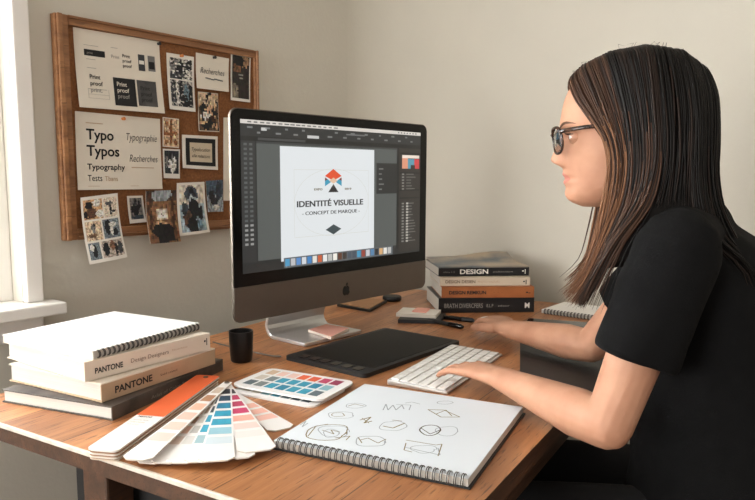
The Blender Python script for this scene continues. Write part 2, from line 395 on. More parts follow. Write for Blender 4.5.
# sheet 1: print proofs
p = Page('proof_sheet', 'large cream proof sheet reading Print proof, pinned at the upper left of the board', 'poster', [(73, 27), (159, 41.5), (165, 113.5), (79.7, 107)], curl=0.012, pin=(0.985, 0.035, PIN))
m = p.new()
def rr(a, b, c, d, mt, l=0.0006):
    m = p.new(); p.rect(m, a, b, c, d, mt, l); m.build('printed_panel', p.root)
rr(0.1, 0.25, 0.33, 0.33, INK); rr(0.40, 0.57, 0.66, 0.94, INK); rr(0.68, 0.57, 0.92, 0.92, mat('grey_panel', (88, 86, 84), 0.8, c2=(60, 60, 62), scale=25))
rr(0.72, 0.22, 0.80, 0.44, rgb(Gd)); rr(0.84, 0.22, 0.93, 0.43, rgb(G)); rr(0.73, 0.30, 0.79, 0.35, rgb(Wt), 0.0009); rr(0.85, 0.30, 0.92, 0.40, INK, 0.0009)
for a, b, c, d in ((0.1, 0.195, 0.26, 0.20), (0.12, 0.37, 0.22, 0.376), (0.12, 0.48, 0.22, 0.486), (0.4, 0.18, 0.48, 0.186), (0.11, 0.75, 0.32, 0.755), (0.11, 0.82, 0.34, 0.823), (0.11, 0.87, 0.34, 0.873), (0.11, 0.75, 0.113, 0.87), (0.337, 0.75, 0.34, 0.87), (0.43, 0.86, 0.56, 0.866)): rr(a, b, c, d, GINK)
for i, (s_, mt) in enumerate((('Print', INK), ('proof', INK), ('print.', GINK))): p.lt(s_, 0.14, 0.62 + i * 0.085, 0.055, mt, bold=0.015)
for i, (s_, mt) in enumerate((('Print', PAPER), ('proof', PAPER), ('proof', GINK))): p.lt(s_, 0.44, 0.68 + i * 0.08, 0.055, mt, bold=0.015)
for i, s_ in enumerate(('Print', 'proof', 'proof')): p.lt(s_, 0.72, 0.70 + i * 0.08, 0.055, INK, bold=0.01)
for i, s_ in enumerate(('Print', 'proof', 'proof')): p.lt(s_, 0.53, 0.29 + i * 0.065, 0.042, INK, bold=0.015)
p.lt('Print', 0.40, 0.32, 0.045, GINK); p.lt('print', 0.13, 0.305, 0.03, GINK)
# sheet 2: Typo Typos
p = Page('type_sample_sheet', 'cream type sample sheet reading Typo Typos Typography Tests on the board', 'poster', [(75, 111), (160, 119), (162.6, 189), (78, 190)], curl=0.006, pin=(0.53, 0.045, PINO))
p.lt('Typo', 0.11, 0.345, 0.135, INK, width=0.31, bold=0.02); p.lt('Typos', 0.11, 0.555, 0.135, INK, width=0.37, bold=0.02)
p.lt('Typography', 0.11, 0.735, 0.075, INK, width=0.43, bold=0.012); p.lt('Tests', 0.11, 0.885, 0.08, INK, width=0.16); p.lt('Tbans', 0.30, 0.885, 0.065, TANI, width=0.15)
p.lt('Typographie', 0.57, 0.33, 0.10, INK, width=0.38, shear=0.25, bold=-0.008); p.lt('Recherches', 0.60, 0.62, 0.10, INK, width=0.35, shear=0.25, bold=-0.008)
m = p.new()
for a, b, c, d, mt in ((0.11, 0.13, 0.3, 0.14, TANI), (0.62, 0.695, 0.9, 0.705, TANI), (0.11, 0.95, 0.24, 0.955, TANI), (0.6, 0.95, 0.7, 0.955, TANI)): p.rect(m, a, b, c, d, mt)
m.build('fine_print', p.root)
# prints
p = Page('photo_print', 'white-bordered black and white double photo of buildings, to the left of the Recherches card', 'photo', [(166.5, 52.5), (194, 57), (195.7, 112), (170, 109)], curl=0.01, m=PAPERW, pin=(0.5, 0.02, PINO))
p.pic(0.09, 0.07, 0.92, 0.44, 26, 22, picfn(Lg, [(0.2, 0.3, 0.22, 0.3, G), (0.5, 0.5, 0.2, 0.4, D), (0.85, 0.25, 0.14, 0.3, D), (0.3, 0.85, 0.35, 0.18, Gd), (0.8, 0.7, 0.1, 0.2, Wt), (0.12, 0.1, 0.1, 0.1, D)], 1, 0.3, 9, (D, Wt)))
p.pic(0.09, 0.46, 0.92, 0.93, 26, 28, picfn(G, [(0.1, 0.5, 0.15, 0.6, Gd), (0.3, 0.5, 0.07, 0.6, Wt), (0.48, 0.5, 0.11, 0.55, D), (0.7, 0.45, 0.1, 0.35, Bl), (0.9, 0.5, 0.1, 0.5, D), (0.7, 0.9, 0.25, 0.14, D)], 2, 0.28, 9, (D, Lg)))
p = Page('handwritten_card', 'cream card with handwritten word Recherches underlined, pinned near top of the board', 'card', [(196, 52.5), (229, 58.6), (229, 92), (197, 88)], curl=0.008, pin=(0.52, 0.05, PIN), z=0.0165)
m = p.new(); p.txt(m, 'Recherches', 0.12, 0.55, 0.17, INK, width=0.74, shear=0.3, bold=-0.005)
for i in range(6): p.rect(m, 0.27 + i * 0.09, 0.66 + 0.012 * (i % 3), 0.36 + i * 0.09, 0.69 + 0.012 * (i % 3), rgb((52, 62, 74)), n=1)
m.build('handwriting', p.root)
p = Page('photo_print', 'dark brown photo with pale border in the top right corner of the board', 'photo', [(231, 52.5), (250.8, 56.3), (250.3, 102.5), (231, 100)], curl=0.006, m=PAPERW)
p.pic(0.07, 0.04, 0.93, 0.94, 14, 26, picfn((40, 34, 30), [(0.3, 0.28, 0.22, 0.12, (112, 76, 52)), (0.75, 0.12, 0.3, 0.12, (150, 118, 88)), (0.4, 0.12, 0.3, 0.12, (22, 20, 20)), (0.15, 0.85, 0.2, 0.2, (120, 110, 96)), (0.38, 0.44, 0.62, 0.46, (130, 130, 126), 'b'), (0.4, 0.5, 0.62, 0.52, (130, 130, 126), 'b'), (0.42, 0.56, 0.6, 0.58, (130, 130, 126), 'b')], 3))
p = Page('photo_print', 'brown leaf pattern print beside the right edge of the type sample sheet', 'photo', [(162.8, 117), (179, 119), (179, 148), (162.8, 146.5)], m=PAPER, z=0.018)
p.pic(0.04, 0.03, 0.96, 0.97, 12, 18, picfn((206, 176, 142), [(0.5, 0.3, 0.12, 0.28, Br), (0.25, 0.55, 0.25, 0.08, Br), (0.75, 0.5, 0.2, 0.09, (160, 104, 64)), (0.5, 0.75, 0.1, 0.2, Br), (0.2, 0.2, 0.12, 0.08, (160, 104, 64)), (0.8, 0.85, 0.12, 0.09, Br), (0.2, 0.85, 0.15, 0.07, (150, 104, 64))], 4))
p = Page('photo_print', 'tan and black abstract print hanging directly below the Recherches card', 'photo', [(198, 91.5), (218, 93.6), (219.5, 132), (199, 131)], curl=0.006, m=PAPER, z=0.0150, pin=(0.5, 0.04, PIN))
p.pic(0.02, 0.02, 0.98, 0.98, 14, 24, picfn(lambda u, t: (200, 176, 146) if t < 0.35 else (96, 76, 58), [(0.25, 0.4, 0.2, 0.12, D), (0.6, 0.45, 0.2, 0.12, Sk), (0.8, 0.5, 0.15, 0.1, D), (0.3, 0.62, 0.2, 0.12, Wt), (0.7, 0.7, 0.22, 0.12, Dk), (0.4, 0.85, 0.3, 0.12, D), (0.5, 0.58, 0.1, 0.07, Wt), (0.15, 0.78, 0.12, 0.06, Tn), (0.8, 0.86, 0.14, 0.06, Tn)], 5, 0.33, 8, (D, Tn)))
p = Page('blank_paper_strip', 'plain pale paper strip partly hidden behind the left edge of the computer', 'paper', [(223.5, 117.5), (236, 118), (236, 201), (223.5, 200.5)], m=PAPER)
p = Page('photo_print', 'small black and white photo just left of the black-bordered card', 'photo', [(162.8, 148.6), (180, 149.4), (180, 178.6), (164, 178)], curl=0.004, m=PAPERW)
p.pic(0.08, 0.06, 0.92, 0.84, 12, 16, picfn((40, 44, 50), [(0.55, 0.55, 0.25, 0.4, Wt), (0.5, 0.25, 0.15, 0.18, D), (0.15, 0.5, 0.12, 0.3, G), (0.55, 0.35, 0.06, 0.2, G)], 6))
p = Page('handwritten_card', 'white card with thick black border around two handwritten lines', 'card', [(182, 134.6), (217.7, 136.5), (218, 170), (183, 168)], curl=0.004, m=PAPERW, z=0.0165)
m = p.new(); p.rect(m, 0.09, 0.09, 0.93, 0.9, INK); p.rect(m, 0.2, 0.22, 0.83, 0.79, rgb((206, 190, 166)), 0.0009); m.build('black_border', p.root)
m = p.new(); p.txt(m, 'Typolocution', 0.25, 0.47, 0.11, INK, width=0.52, shear=0.3, l=0.0014); p.txt(m, 'alle relations', 0.25, 0.66, 0.10, INK, width=0.52, shear=0.3, l=0.0014); m.build('handwriting', p.root)
p = Page('contact_sheet', 'white sheet of six small photos hanging over the lower left corner of the board', 'photo sheet', [(80.5, 197.7), (117.5, 193), (127.4, 257), (90, 264.4)], curl=0.03, m=PAPERW, z=0.0285, bulge=0.004)
fr = [(0.05, 0.05, 0.55, 0.35, picfn((190, 150, 110), [(0.3, 0.3, 0.2, 0.2, D), (0.7, 0.2, 0.2, 0.2, Wt), (0.4, 0.7, 0.3, 0.25, (90, 60, 44)), (0.85, 0.75, 0.2, 0.2, Wt), (0.1, 0.75, 0.12, 0.2, D)], 11)),
      (0.59, 0.05, 0.95, 0.35, picfn((214, 198, 178), [(0.5, 0.55, 0.08, 0.35, D), (0.4, 0.3, 0.3, 0.07, (80, 80, 84)), (0.7, 0.7, 0.2, 0.06, D)], 12)),
      (0.05, 0.38, 0.46, 0.67, picfn((206, 180, 152), [(0.5, 0.4, 0.12, 0.25, G), (0.4, 0.75, 0.3, 0.12, (110, 84, 62)), (0.55, 0.2, 0.08, 0.1, D)], 13)),
      (0.5, 0.38, 0.95, 0.67, picfn((120, 130, 136), [(0.3, 0.4, 0.2, 0.4, D), (0.6, 0.3, 0.25, 0.12, Wt), (0.7, 0.7, 0.2, 0.2, D), (0.5, 0.6, 0.1, 0.25, Wt)], 14)),
      (0.05, 0.70, 0.33, 0.95, picfn((110, 120, 126), [(0.5, 0.5, 0.2, 0.4, D), (0.3, 0.3, 0.2, 0.2, Wt)], 15)),
      (0.37, 0.70, 0.95, 0.95, picfn((180, 168, 156), [(0.2, 0.5, 0.15, 0.4, D), (0.5, 0.3, 0.12, 0.3, (120, 88, 66)), (0.65, 0.6, 0.07, 0.4, D), (0.85, 0.5, 0.12, 0.4, Gd)], 16))]
for a, b, c, d, fn in fr: p.pic(a, b, c, d, 22, 18, fn)
p = Page('photo_print', 'small white-bordered dark photo right of the six-photo sheet, tilted slightly', 'photo', [(127, 196), (142.7, 195.6), (146.7, 222), (130, 223.6)], curl=0.006, m=PAPERW, z=0.0145)
p.pic(0.12, 0.08, 0.88, 0.86, 12, 16, picfn((120, 116, 112), [(0.4, 0.55, 0.3, 0.28, D), (0.45, 0.25, 0.18, 0.14, Gd), (0.75, 0.35, 0.12, 0.2, D), (0.5, 0.9, 0.5, 0.1, (50, 60, 68)), (0.5, 0.12, 0.1, 0.08, D)], 21))
p = Page('photo_print', 'borderless brown interior photo curling over the lower frame of the board', 'photo', [(146, 191), (176, 190), (181, 241.4), (150.7, 244)], curl=0.03, m=PAPER, z=0.0280, bulge=0.003)
p.pic(0.0, 0.0, 1, 1, 22, 34, picfn(lambda u, t: (128, 92, 62) if t > 0.2 else (74, 60, 52), [(0.5, 0.09, 0.35, 0.12, (150, 158, 162)), (0.12, 0.5, 0.05, 0.5, (70, 44, 28)), (0.88, 0.5, 0.05, 0.6, (70, 44, 28)), (0.3, 0.34, 0.7, 0.56, (214, 200, 178), 'b'), (0.38, 0.38, 0.62, 0.52, (236, 230, 220), 'b'), (0.5, 0.45, 0.05, 0.03, G), (0.45, 0.62, 0.2, 0.05, Tn), (0.5, 0.82, 0.42, 0.2, (20, 18, 20)), (0.12, 0.93, 0.16, 0.12, (110, 76, 50)), (0.9, 0.85, 0.1, 0.1, (96, 62, 40))], 22))
p = Page('photo_print', 'white-bordered fashion photo of a figure in blue and black, right of the brown print', 'photo', [(177, 183), (204.4, 181.8), (210, 232), (180, 236)], curl=0.02, m=PAPERW, z=0.0285, bulge=0.003)
p.pic(0.08, 0.05, 0.92, 0.95, 22, 34, picfn(lambda u, t: (206, 196, 180) if t < 0.4 else (146, 164, 172), [(0.5, 0.2, 0.28, 0.18, (66, 72, 82)), (0.5, 0.13, 0.1, 0.07, D), (0.55, 0.3, 0.2, 0.06, (176, 186, 192)), (0.55, 0.5, 0.22, 0.2, D), (0.28, 0.7, 0.16, 0.2, (84, 60, 48)), (0.45, 0.85, 0.2, 0.2, D), (0.82, 0.62, 0.1, 0.14, D), (0.2, 0.5, 0.12, 0.14, (50, 56, 64)), (0.75, 0.85, 0.12, 0.1, (110, 140, 156))], 23))
p = Page('photo_print', 'small blue-grey borderless photo at the lower right of the board beside the computer', 'photo', [(205.8, 181), (222.7, 179.7), (223.3, 211.5), (208, 212)], curl=0.004, m=PAPER, z=0.0160)
p.pic(0, 0, 1, 1, 14, 22, picfn(lambda u, t: (74, 92, 108) if t < 0.45 else (160, 170, 176), [(0.3, 0.5, 0.18, 0.2, (30, 34, 40)), (0.75, 0.35, 0.2, 0.3, (52, 60, 72)), (0.5, 0.68, 0.2, 0.12, (40, 44, 50)), (0.55, 0.85, 0.2, 0.08, Wt)], 24))

# ------------------------------------------------------------------ desktop computer
MYAW = R(42.54); MA = Vector((math.sin(MYAW), math.cos(MYAW), 0))
MF = frame((-0.243, 1.386, 0.8506), MA, (0, 0, 1))          # x right, y up, z toward the viewer's side
MW, MH = 0.65, 0.437; CH = 0.0745
ALU = mat('brushed_aluminium', (116, 107, 98), 0.45, metal=0.85, var=0.04, scale=40)
ALUF = mat('silver_foot', (222, 222, 222), 0.28, metal=0.7)
comp = thing('desktop_computer', MF @ Matrix.Translation((MW / 2, -0.1006 , -0.09)), 'large silver all-in-one desktop computer showing a logo design on screen', 'computer')
cI = Matrix.Translation((-MW / 2, 0.1006, 0.09))
m = MB(); m.M = cI
# body: rounded slab with a bulged back
base = rrect(0, 0, MW, MH, 0.019, 6); n = len(base); layers = [(1.0, -0.0002), (1.0, -0.006), (0.96, -0.014), (0.75, -0.028), (0.45, -0.042), (0.2, -0.046)]
vs_ = []; cx, cy = MW / 2, MH / 2
for k, z in layers: vs_ += [(cx + (x - cx) * k, cy + (y - cy) * k, z) for x, y in base]
fs_ = [tuple(range(n))] + [(i * n + j, (i + 1) * n + j, (i + 1) * n + (j + 1) % n, i * n + (j + 1) % n) for i in range(len(layers) - 1) for j in range(n)] + [tuple(range((len(layers) - 1) * n, len(layers) * n))[::-1]]
m.add(vs_, fs_, ALU); m.build('housing', comp, smooth=True)
m = MB(); m.M = cI
ch = [q for q in rrect(0.0006, 0.0006, MW - 0.0006, MH, 0.019, 6) if q[1] < 0.05]
ch = sorted([q for q in ch if q[0] < cx], key=lambda q: -q[1]) + sorted([q for q in ch if q[0] > cx], key=lambda q: q[1])
m.prism([(MW - 0.0006, CH), (0.0006, CH)] + ch, 0.0, 0.0018, ALU); m.build('chin', comp, bevel=0.0006)
m = MB(); m.M = cI
tp = [q for q in rrect(0.0022, 0, MW - 0.0022, MH - 0.0022, 0.017, 6) if q[1] > 0.1]
tp = sorted([q for q in tp if q[0] > cx], key=lambda q: q[1]) + sorted([q for q in tp if q[0] < cx], key=lambda q: -q[1])
m.prism([(0.0022, CH + 0.0004), (MW - 0.0022, CH + 0.0004)] + tp, 0.0, 0.0020, mat('black_bezel_glass', (5, 5, 6), 0.22, spec=0.25)); m.build('bezel', comp)
# apple-shaped emblem on the chin
m = MB(); m.M = cI
ax, ay, s = MW / 2 + 0.008, CH * 0.40, 0.0128
body = []
for k in range(48):
    h = 2 * math.pi * k / 48; r = 1 + 0.05 * math.cos(3 * h + math.pi / 2) * (1 if math.sin(h) < 0 else 0.4)
    x, y = 0.92 * r * math.cos(h), r * math.sin(h)
    if y > 0.55: y -= 0.30 * math.exp(-(x / 0.25) ** 2)
    if y < -0.7: y += 0.18 * math.exp(-(x / 0.2) ** 2)
    if x > 0: d_ = math.hypot(x - 1.22, y - 0.1); x = min(x, 1.22 - math.sqrt(max(0.0, 0.45 ** 2 - (y - 0.1) ** 2))) if abs(y - 0.1) < 0.45 else x
    body.append((ax + x * s, ay + y * s))
m.prism(body, 0.0018, 0.0022, BLKG)
lf = [(ax + s * (0.02 + 0.42 * t + 0.13 * w_), ay + s * (0.92 + 0.55 * t - 0.13 * w_)) for t, w_ in ((0, 0), (0.3, 1), (0.7, 1), (1, 0), (0.7, -1), (0.3, -1))]
m.prism(lf, 0.0018, 0.0022, BLKG); m.build('fruit_emblem', comp)
# stand
FL, FRt, NB, NF = MW / 2 - 0.085, MW / 2 + 0.115, -0.185, -0.045
m = MB(); m.M = cI; prof = []
path = [(-0.045, 0.26), (-0.075, 0.2), (-0.12, 0.1), (-0.158, 0.02), (-0.175, -0.03)] + [(NB + 0.028 - 0.028 * math.cos(R(a)) , -0.0716 - 0.028 * math.sin(R(a)) + 0.0045) for a in (0, 25, 50, 70, 90)] + [(-0.1, -0.0951), (NF, -0.0951)]
th = 0.0045
for i, (z, y) in enumerate(path):
    a_ = path[max(i - 1, 0)]; b_ = path[min(i + 1, len(path) - 1)]; t = Vector((b_[0] - a_[0], b_[1] - a_[1])).normalized(); nn = Vector((-t.y, t.x))
    prof.append(((z + nn.x * th, y + nn.y * th), (z - nn.x * th, y - nn.y * th)))
vs_ = []; fs_ = []
for (a_, b_) in prof: vs_ += [(FL, a_[1], a_[0]), (FRt, a_[1], a_[0]), (FRt, b_[1], b_[0]), (FL, b_[1], b_[0])]
for i in range(len(prof) - 1):
    k = i * 4
    for j in range(4): fs_.append((k + j, k + (j + 1) % 4, k + 4 + (j + 1) % 4, k + 4 + j))
fs_ += [(3, 2, 1, 0), tuple(range(len(vs_) - 4, len(vs_)))]
m.add(vs_, fs_, ALUF); m.build('stand', comp, bevel=0.0015)
# the lit screen and everything drawn on it
sx0, sx1, sy0, sy1 = 0.0, MW, 0.0, MH
c_ = [on(MF, *q, 0.002) for q in ((240.4, 118.8), (420, 132.8), (419.6, 251.8), (242.4, 273.4))]
sx0 = (c_[0].x + c_[3].x) / 2; sx1 = (c_[1].x + c_[2].x) / 2; sy1 = (c_[0].y + c_[1].y) / 2; sy0 = max(CH + 0.018, (c_[2].y + c_[3].y) / 2)
SW, SH = sx1 - sx0, sy1 - sy0
def S(u, t, l=0.0): return Vector((sx0 + u * SW, sy1 - t * SH, 0.0022 + l))
def sf(px, py): q = on(MF, px, py, 0.0022); return ((q.x - sx0) / SW, (sy1 - q.y) / SH)
def srect(mb, a, b, c, d, m_, l): mb.poly([S(a, d, l), S(c, d, l), S(c, b, l), S(a, b, l)], m_)
m = MB(); m.M = cI; m.box(tuple(S(0, 1, -0.0004)), tuple(S(1, 0, 0)), glow((40, 42, 42))); scr = m.build('screen', comp)
m = MB(); m.M = cI; rng = random.Random(4)
srect(m, 0, 0, 1, 0.026, glow((214, 208, 200)), 0.0003)
for k in range(16): srect(m, 0.03 + k * 0.028, 0.009, 0.045 + k * 0.028 + rng.random() * 0.008, 0.018, glow((110, 108, 106)), 0.0005)
for k in range(7): srect(m, 0.84 + k * 0.02, 0.008, 0.85 + k * 0.02, 0.018, glow((110, 108, 106)), 0.0005)
srect(m, 0, 0.026, 1, 0.105, glow((46, 47, 47)), 0.0003)
srect(m, 0.0, 0.105, 1, 0.135, glow((30, 30, 30)), 0.0003)
for k in range(22):
    a = 0.02 + k * 0.043 + rng.random() * 0.01; b = 0.042 + (k % 2) * 0.032
    if 0.3 < a < 0.4: continue
    srect(m, a, b, a + 0.012 + rng.random() * 0.015, b + 0.012, glow((120, 122, 122)), 0.0005)
srect(m, 0.31, 0.078, 0.37, 0.098, glow((196, 196, 194)), 0.0005)
srect(m, 0.09, 0.045, 0.115, 0.065, glow((200, 200, 198)), 0.0005)
srect(m, 0.075, 0.112, 0.30, 0.128, glow((70, 71, 71)), 0.0004); srect(m, 0.52, 0.05, 0.63, 0.06, glow((110, 110, 110)), 0.0005)
m.build('menu_bars', scr)
m = MB(); m.M = cI
srect(m, 0.0, 0.135, 0.062, 0.93, glow((50, 51, 51)), 0.0003)
for k in range(22):
    for j in range(2): srect(m, 0.012 + j * 0.024, 0.15 + k * 0.031, 0.026 + j * 0.024, 0.165 + k * 0.031, glow((92, 96, 96) if k < 17 else (150, 150, 148)), 0.0005)
m.build('toolbar', scr)
m = MB(); m.M = cI; cvs = glow((86, 90, 88))
srect(m, 0.068, 0.150, 0.835, 0.925, cvs, 0.0003); srect(m, 0.068, 0.137, 0.86, 0.15, glow((62, 64, 64)), 0.0004)
m.build('canvas_area', scr)
m = MB(); m.M = cI
a0 = sf(279.7, 146); a1 = sf(374, 150); a2 = sf(373.7, 250); a3 = sf(281, 262.5)
AX0, AX1, AY0, AY1 = (a0[0] + a3[0]) / 2, (a1[0] + a2[0]) / 2, (a0[1] + a1[1]) / 2, (a2[1] + a3[1]) / 2
srect(m, AX0, AY0, AX1, AY1, glow((224, 228, 230)), 0.0006); artb = m.build('artboard', scr)
def A_(u, t, l=0.0010): return S(AX0 + (AX1 - AX0) * u, AY0 + (AY1 - AY0) * t, l)
AWm, AHm = (AX1 - AX0) * SW, (AY1 - AY0) * SH
m = MB(); m.M = cI
def apoly(pts, c, l=0.0010): m.poly([A_(u, t, l) for u, t in pts][::-1], glow(c))
apoly([(0.53, 0.19), (0.62, 0.255), (0.53, 0.30), (0.44, 0.255)], (226, 84, 48)); apoly([(0.53, 0.27), (0.575, 0.30), (0.53, 0.325), (0.485, 0.30)], (226, 190, 160), 0.0012)
apoly([(0.44, 0.30), (0.47, 0.285), (0.505, 0.31), (0.44, 0.35)], (66, 156, 186)); apoly([(0.62, 0.30), (0.59, 0.285), (0.555, 0.31), (0.62, 0.35)], (66, 156, 186))
apoly([(0.44, 0.268), (0.47, 0.285), (0.44, 0.30)], (120, 44, 36)); apoly([(0.62, 0.268), (0.59, 0.285), (0.62, 0.30)], (120, 44, 36))
apoly([(0.53, 0.33), (0.585, 0.405), (0.475, 0.405)], (44, 42, 44))
apoly([(0.53, 0.705), (0.615, 0.752), (0.53, 0.80), (0.445, 0.752)], (62, 74, 78))
m.build('logo_mark', artb)
m = MB(); m.M = cI
def atx(s_, u, t, h, width, c, bold=0.02):
    for dx in (-0.0004, 0.0004): m.text(s_, lambda x, y: A_(u, t, 0.0012 + dx * 0.1) + Vector((x + dx, y, 0)), glow(c), h * AHm, width=width * AWm, align='CENTER', bold=bold)
atx('IDENTITÉ VISUELLE', 0.51, 0.53, 0.052, 0.71, (40, 40, 42), 0.018); atx('- CONCEPT DE MARQUE -', 0.515, 0.605, 0.032, 0.62, (50, 50, 52), 0.0)
atx('EXPO', 0.37, 0.385, 0.018, 0.085, (120, 110, 90)); atx('2019', 0.69, 0.385, 0.018, 0.075, (120, 110, 90))
m.build('lettering', artb)
m = MB(); m.M = cI; gl = (204, 204, 194)
def aline(u0, t0, u1, t1, w_=0.0006):
    a, b = A_(u0, t0, 0.0008), A_(u1, t1, 0.0008); d = (b - a).normalized(); nn = Vector((-d.y, d.x, 0)) * w_ / 2
    m.poly([a - nn, b - nn, b + nn, a + nn], glow(gl))
aline(0.13, 0.2, 0.93, 0.2); aline(0.13, 0.8, 0.93, 0.8); aline(0.13, 0.2, 0.13, 0.8); aline(0.93, 0.2, 0.93, 0.8)
for k in range(40):
    h0, h1 = 2 * math.pi * k / 40, 2 * math.pi * (k + 1) / 40
    aline(0.53 + 0.40 * math.cos(h0), 0.5 + 0.31 * math.sin(h0), 0.53 + 0.40 * math.cos(h1), 0.5 + 0.31 * math.sin(h1))
m.build('guide_lines', artb)
m = MB(); m.M = cI
q0 = sf(375.5, 161)[0]
srect(m, q0 + 0.005, 0.26, 0.835, 0.50, glow((42, 43, 43)), 0.0007)
for k in range(5): srect(m, q0 + 0.02, 0.30 + k * 0.04, q0 + 0.03 + rng.random() * 0.03, 0.31 + k * 0.04, glow((120, 122, 122)), 0.0009)
srect(m, 0.85, 0.135, 1, 0.985, glow((50, 47, 44)), 0.0004); srect(m, 0.838, 0.135, 0.85, 0.95, glow((30, 30, 30)), 0.0005)
srect(m, 0.87, 0.22, 0.99, 0.30, glow((90, 150, 170)), 0.0007); srect(m, 0.87, 0.20, 0.91, 0.30, glow((220, 150, 120)), 0.0008)
srect(m, 0.87, 0.19, 0.99, 0.215, glow((236, 220, 206)), 0.0009); srect(m, 0.955, 0.22, 0.99, 0.30, glow((206, 66, 70)), 0.0009); srect(m, 0.93, 0.27, 0.96, 0.30, glow((50, 46, 44)), 0.0010)
for k in range(24):
    t = 0.34 + k * 0.024
    if k in (6, 7, 8, 9): continue
    srect(m, 0.87, t, 0.885, t + 0.012, glow((130, 128, 124)), 0.0007)
    srect(m, 0.9, t + 0.002, 0.93 + rng.random() * 0.04, t + 0.009, glow((112, 110, 106)), 0.0007)
    if k > 9: srect(m, 0.90, t - 0.001, 0.915, t + 0.014, glow((176, 172, 164)), 0.0008)
for t in (0.17, 0.33, 0.47, 0.535): srect(m, 0.855, t, 0.995, t + 0.012, glow((30, 29, 28)), 0.0006)
m.build('side_panels', scr)
m = MB(); m.M = cI
d0 = sf(285, 271)[0]; d1 = sf(391.5, 258)[0]
srect(m, d0 - 0.006, 0.925, d1 + 0.006, 0.995, glow((94, 100, 104)), 0.0008)
dc = [(80, 150, 190), (190, 190, 194), (90, 140, 200), (210, 214, 220), (70, 130, 190), (226, 222, 214), (200, 96, 60), (232, 232, 230), (190, 190, 186), (240, 236, 226), (96, 58, 40), (60, 52, 48), (74, 84, 96), (70, 80, 92), (70, 150, 190), (150, 70, 60), (200, 200, 206), (86, 130, 170), (44, 44, 46), (214, 170, 120), (230, 226, 218), (186, 186, 184)]
for k, c in enumerate(dc):
    a = d0 + (d1 - d0) * k / len(dc); b = d0 + (d1 - d0) * (k + 0.8) / len(dc)
    srect(m, a, 0.934, b, 0.984, glow(c), 0.0010)
m.build('dock', scr)

# ------------------------------------------------------------------ books
EDGEP = mat('page_block', (206, 202, 194), 0.85, var=0.10, scale=3, stretch=(1, 1, 260), bump=0.2)
def quad_book(px_corner, px_end, ztop, thick, width, name, label, cover, spine_txt, cat='book', group='books in the left pile', z=None, ov=0.003, bw=None, hard=True, covtop=None):
    """px_corner: near spine corner, px_end: far spine corner, both on the top plane"""
    a = on(T, *px_corner, ztop); b = on(T, *px_end, ztop); L = (b - a).length; ang = math.degrees(math.atan2((b - a).y, (b - a).x))
    F = tframe(a.x, a.y, ztop - thick, ang)                       # x along the spine, y away from it, z up
    t = thing(name, F @ Matrix.Translation((L / 2, width / 2, 0)), label, cat, group); I = Matrix.Translation((-L / 2, -width / 2, 0))
    ct = 0.0025 if hard else 0.0007
    m = MB(); m.M = I
    if not isinstance(cover, (list, tuple)): cover = (cover, cover)
    m.box((0, 0, 0), (L, width, ct), cover[1]); m.box((0, 0, thick - ct), (L, width, thick), covtop or cover[0]); m.box((0, 0, ct), (L, ct, thick - ct), cover[1])
    m.build('cover', t, bevel=0.0006)
    m = MB(); m.M = I; m.box((ov, ct + 0.0002, ct + 0.0001), (L - ov, width - ov, thick - ct - 0.0001), EDGEP); m.build('pages', t)
    if spine_txt:
        m = MB(); m.M = I
        for s_, u, hh, wd, mt, bo, yy in spine_txt:
            m.text(s_, lambda x, y: Vector((u * L + x, -0.0004, thick * yy + y)), mt, hh * thick, width=wd * L, bold=bo)
        m.build('lettering', t)
    return t, I, L
LW = mat('ivory_cover', (226, 214, 198), 0.5, var=0.03, scale=8)
LW2 = mat('beige_cover', (196, 168, 138), 0.5, var=0.12, scale=14)
DKC = mat('charcoal_cover', (54, 50, 48), 0.5, c2=(96, 86, 78), scale=22)
quad_book((112, 407), (223, 359), 0.024, 0.024, 0.25, 'book', 'dark-covered book at the bottom of the left pile', DKC, [('Atlas of Color Studies', 0.3, 0.25, 0.4, GINK, 0, 0.3)], hard=True)
quad_book((101, 384), (215, 348), 0.0575, 0.0325, 0.25, 'book', 'thick tan PANTONE book second from the bottom of the left pile', (LW, LW2), [('PANTONE', 0.10, 0.36, 0.30, INK, 0.03, 0.28), ('color guide', 0.47, 0.12, 0.17, TANI, 0, 0.62), ('Solid coated', 0.47, 0.12, 0.15, INK, 0, 0.38)])
quad_book((84, 362.5), (210, 333), 0.0925, 0.034, 0.26, 'book', 'ivory PANTONE book directly beneath the white spiral notebook', (LW, LW), [('PANTONE', 0.07, 0.28, 0.20, INK, 0.03, 0.3), ('Design Designers', 0.33, 0.22, 0.30, mat('brown_ink', (110, 84, 66), 0.7), 0, 0.40), ('Print and Edition', 0.66, 0.11, 0.13, TANI, 0, 0.48), ('•|', 0.94, 0.3, 0.03, INK, 0.03, 0.45)])

WIRE = mat('dark_wire', (84, 80, 78), 0.35, metal=0.8)
SHEET = mat('drawing_paper', (240, 238, 234), 0.8, var=0.02, scale=6)
def spiral(mb, L, y0, zc, n, r, x0=0.01, wr=0.0011, holes=None):
    for k in range(n):
        x = x0 + (L - 2 * x0) * k / (n - 1)
        for dx in (0, 0.0026):
            pts = [(x + dx, y0 + 0.0035 + r * math.cos(R(a)), zc + r * math.sin(R(a))) for a in range(-100, 215, 21)]
            pts = [(px_, y0 - 0.0005 + r * 1.05 * math.cos(R(a)) , zc + r * math.sin(R(a))) for px_, a in ((x + dx, a) for a in range(0, 361, 24))]
            mb.tube(pts, wr, WIRE, 6, cap=False)
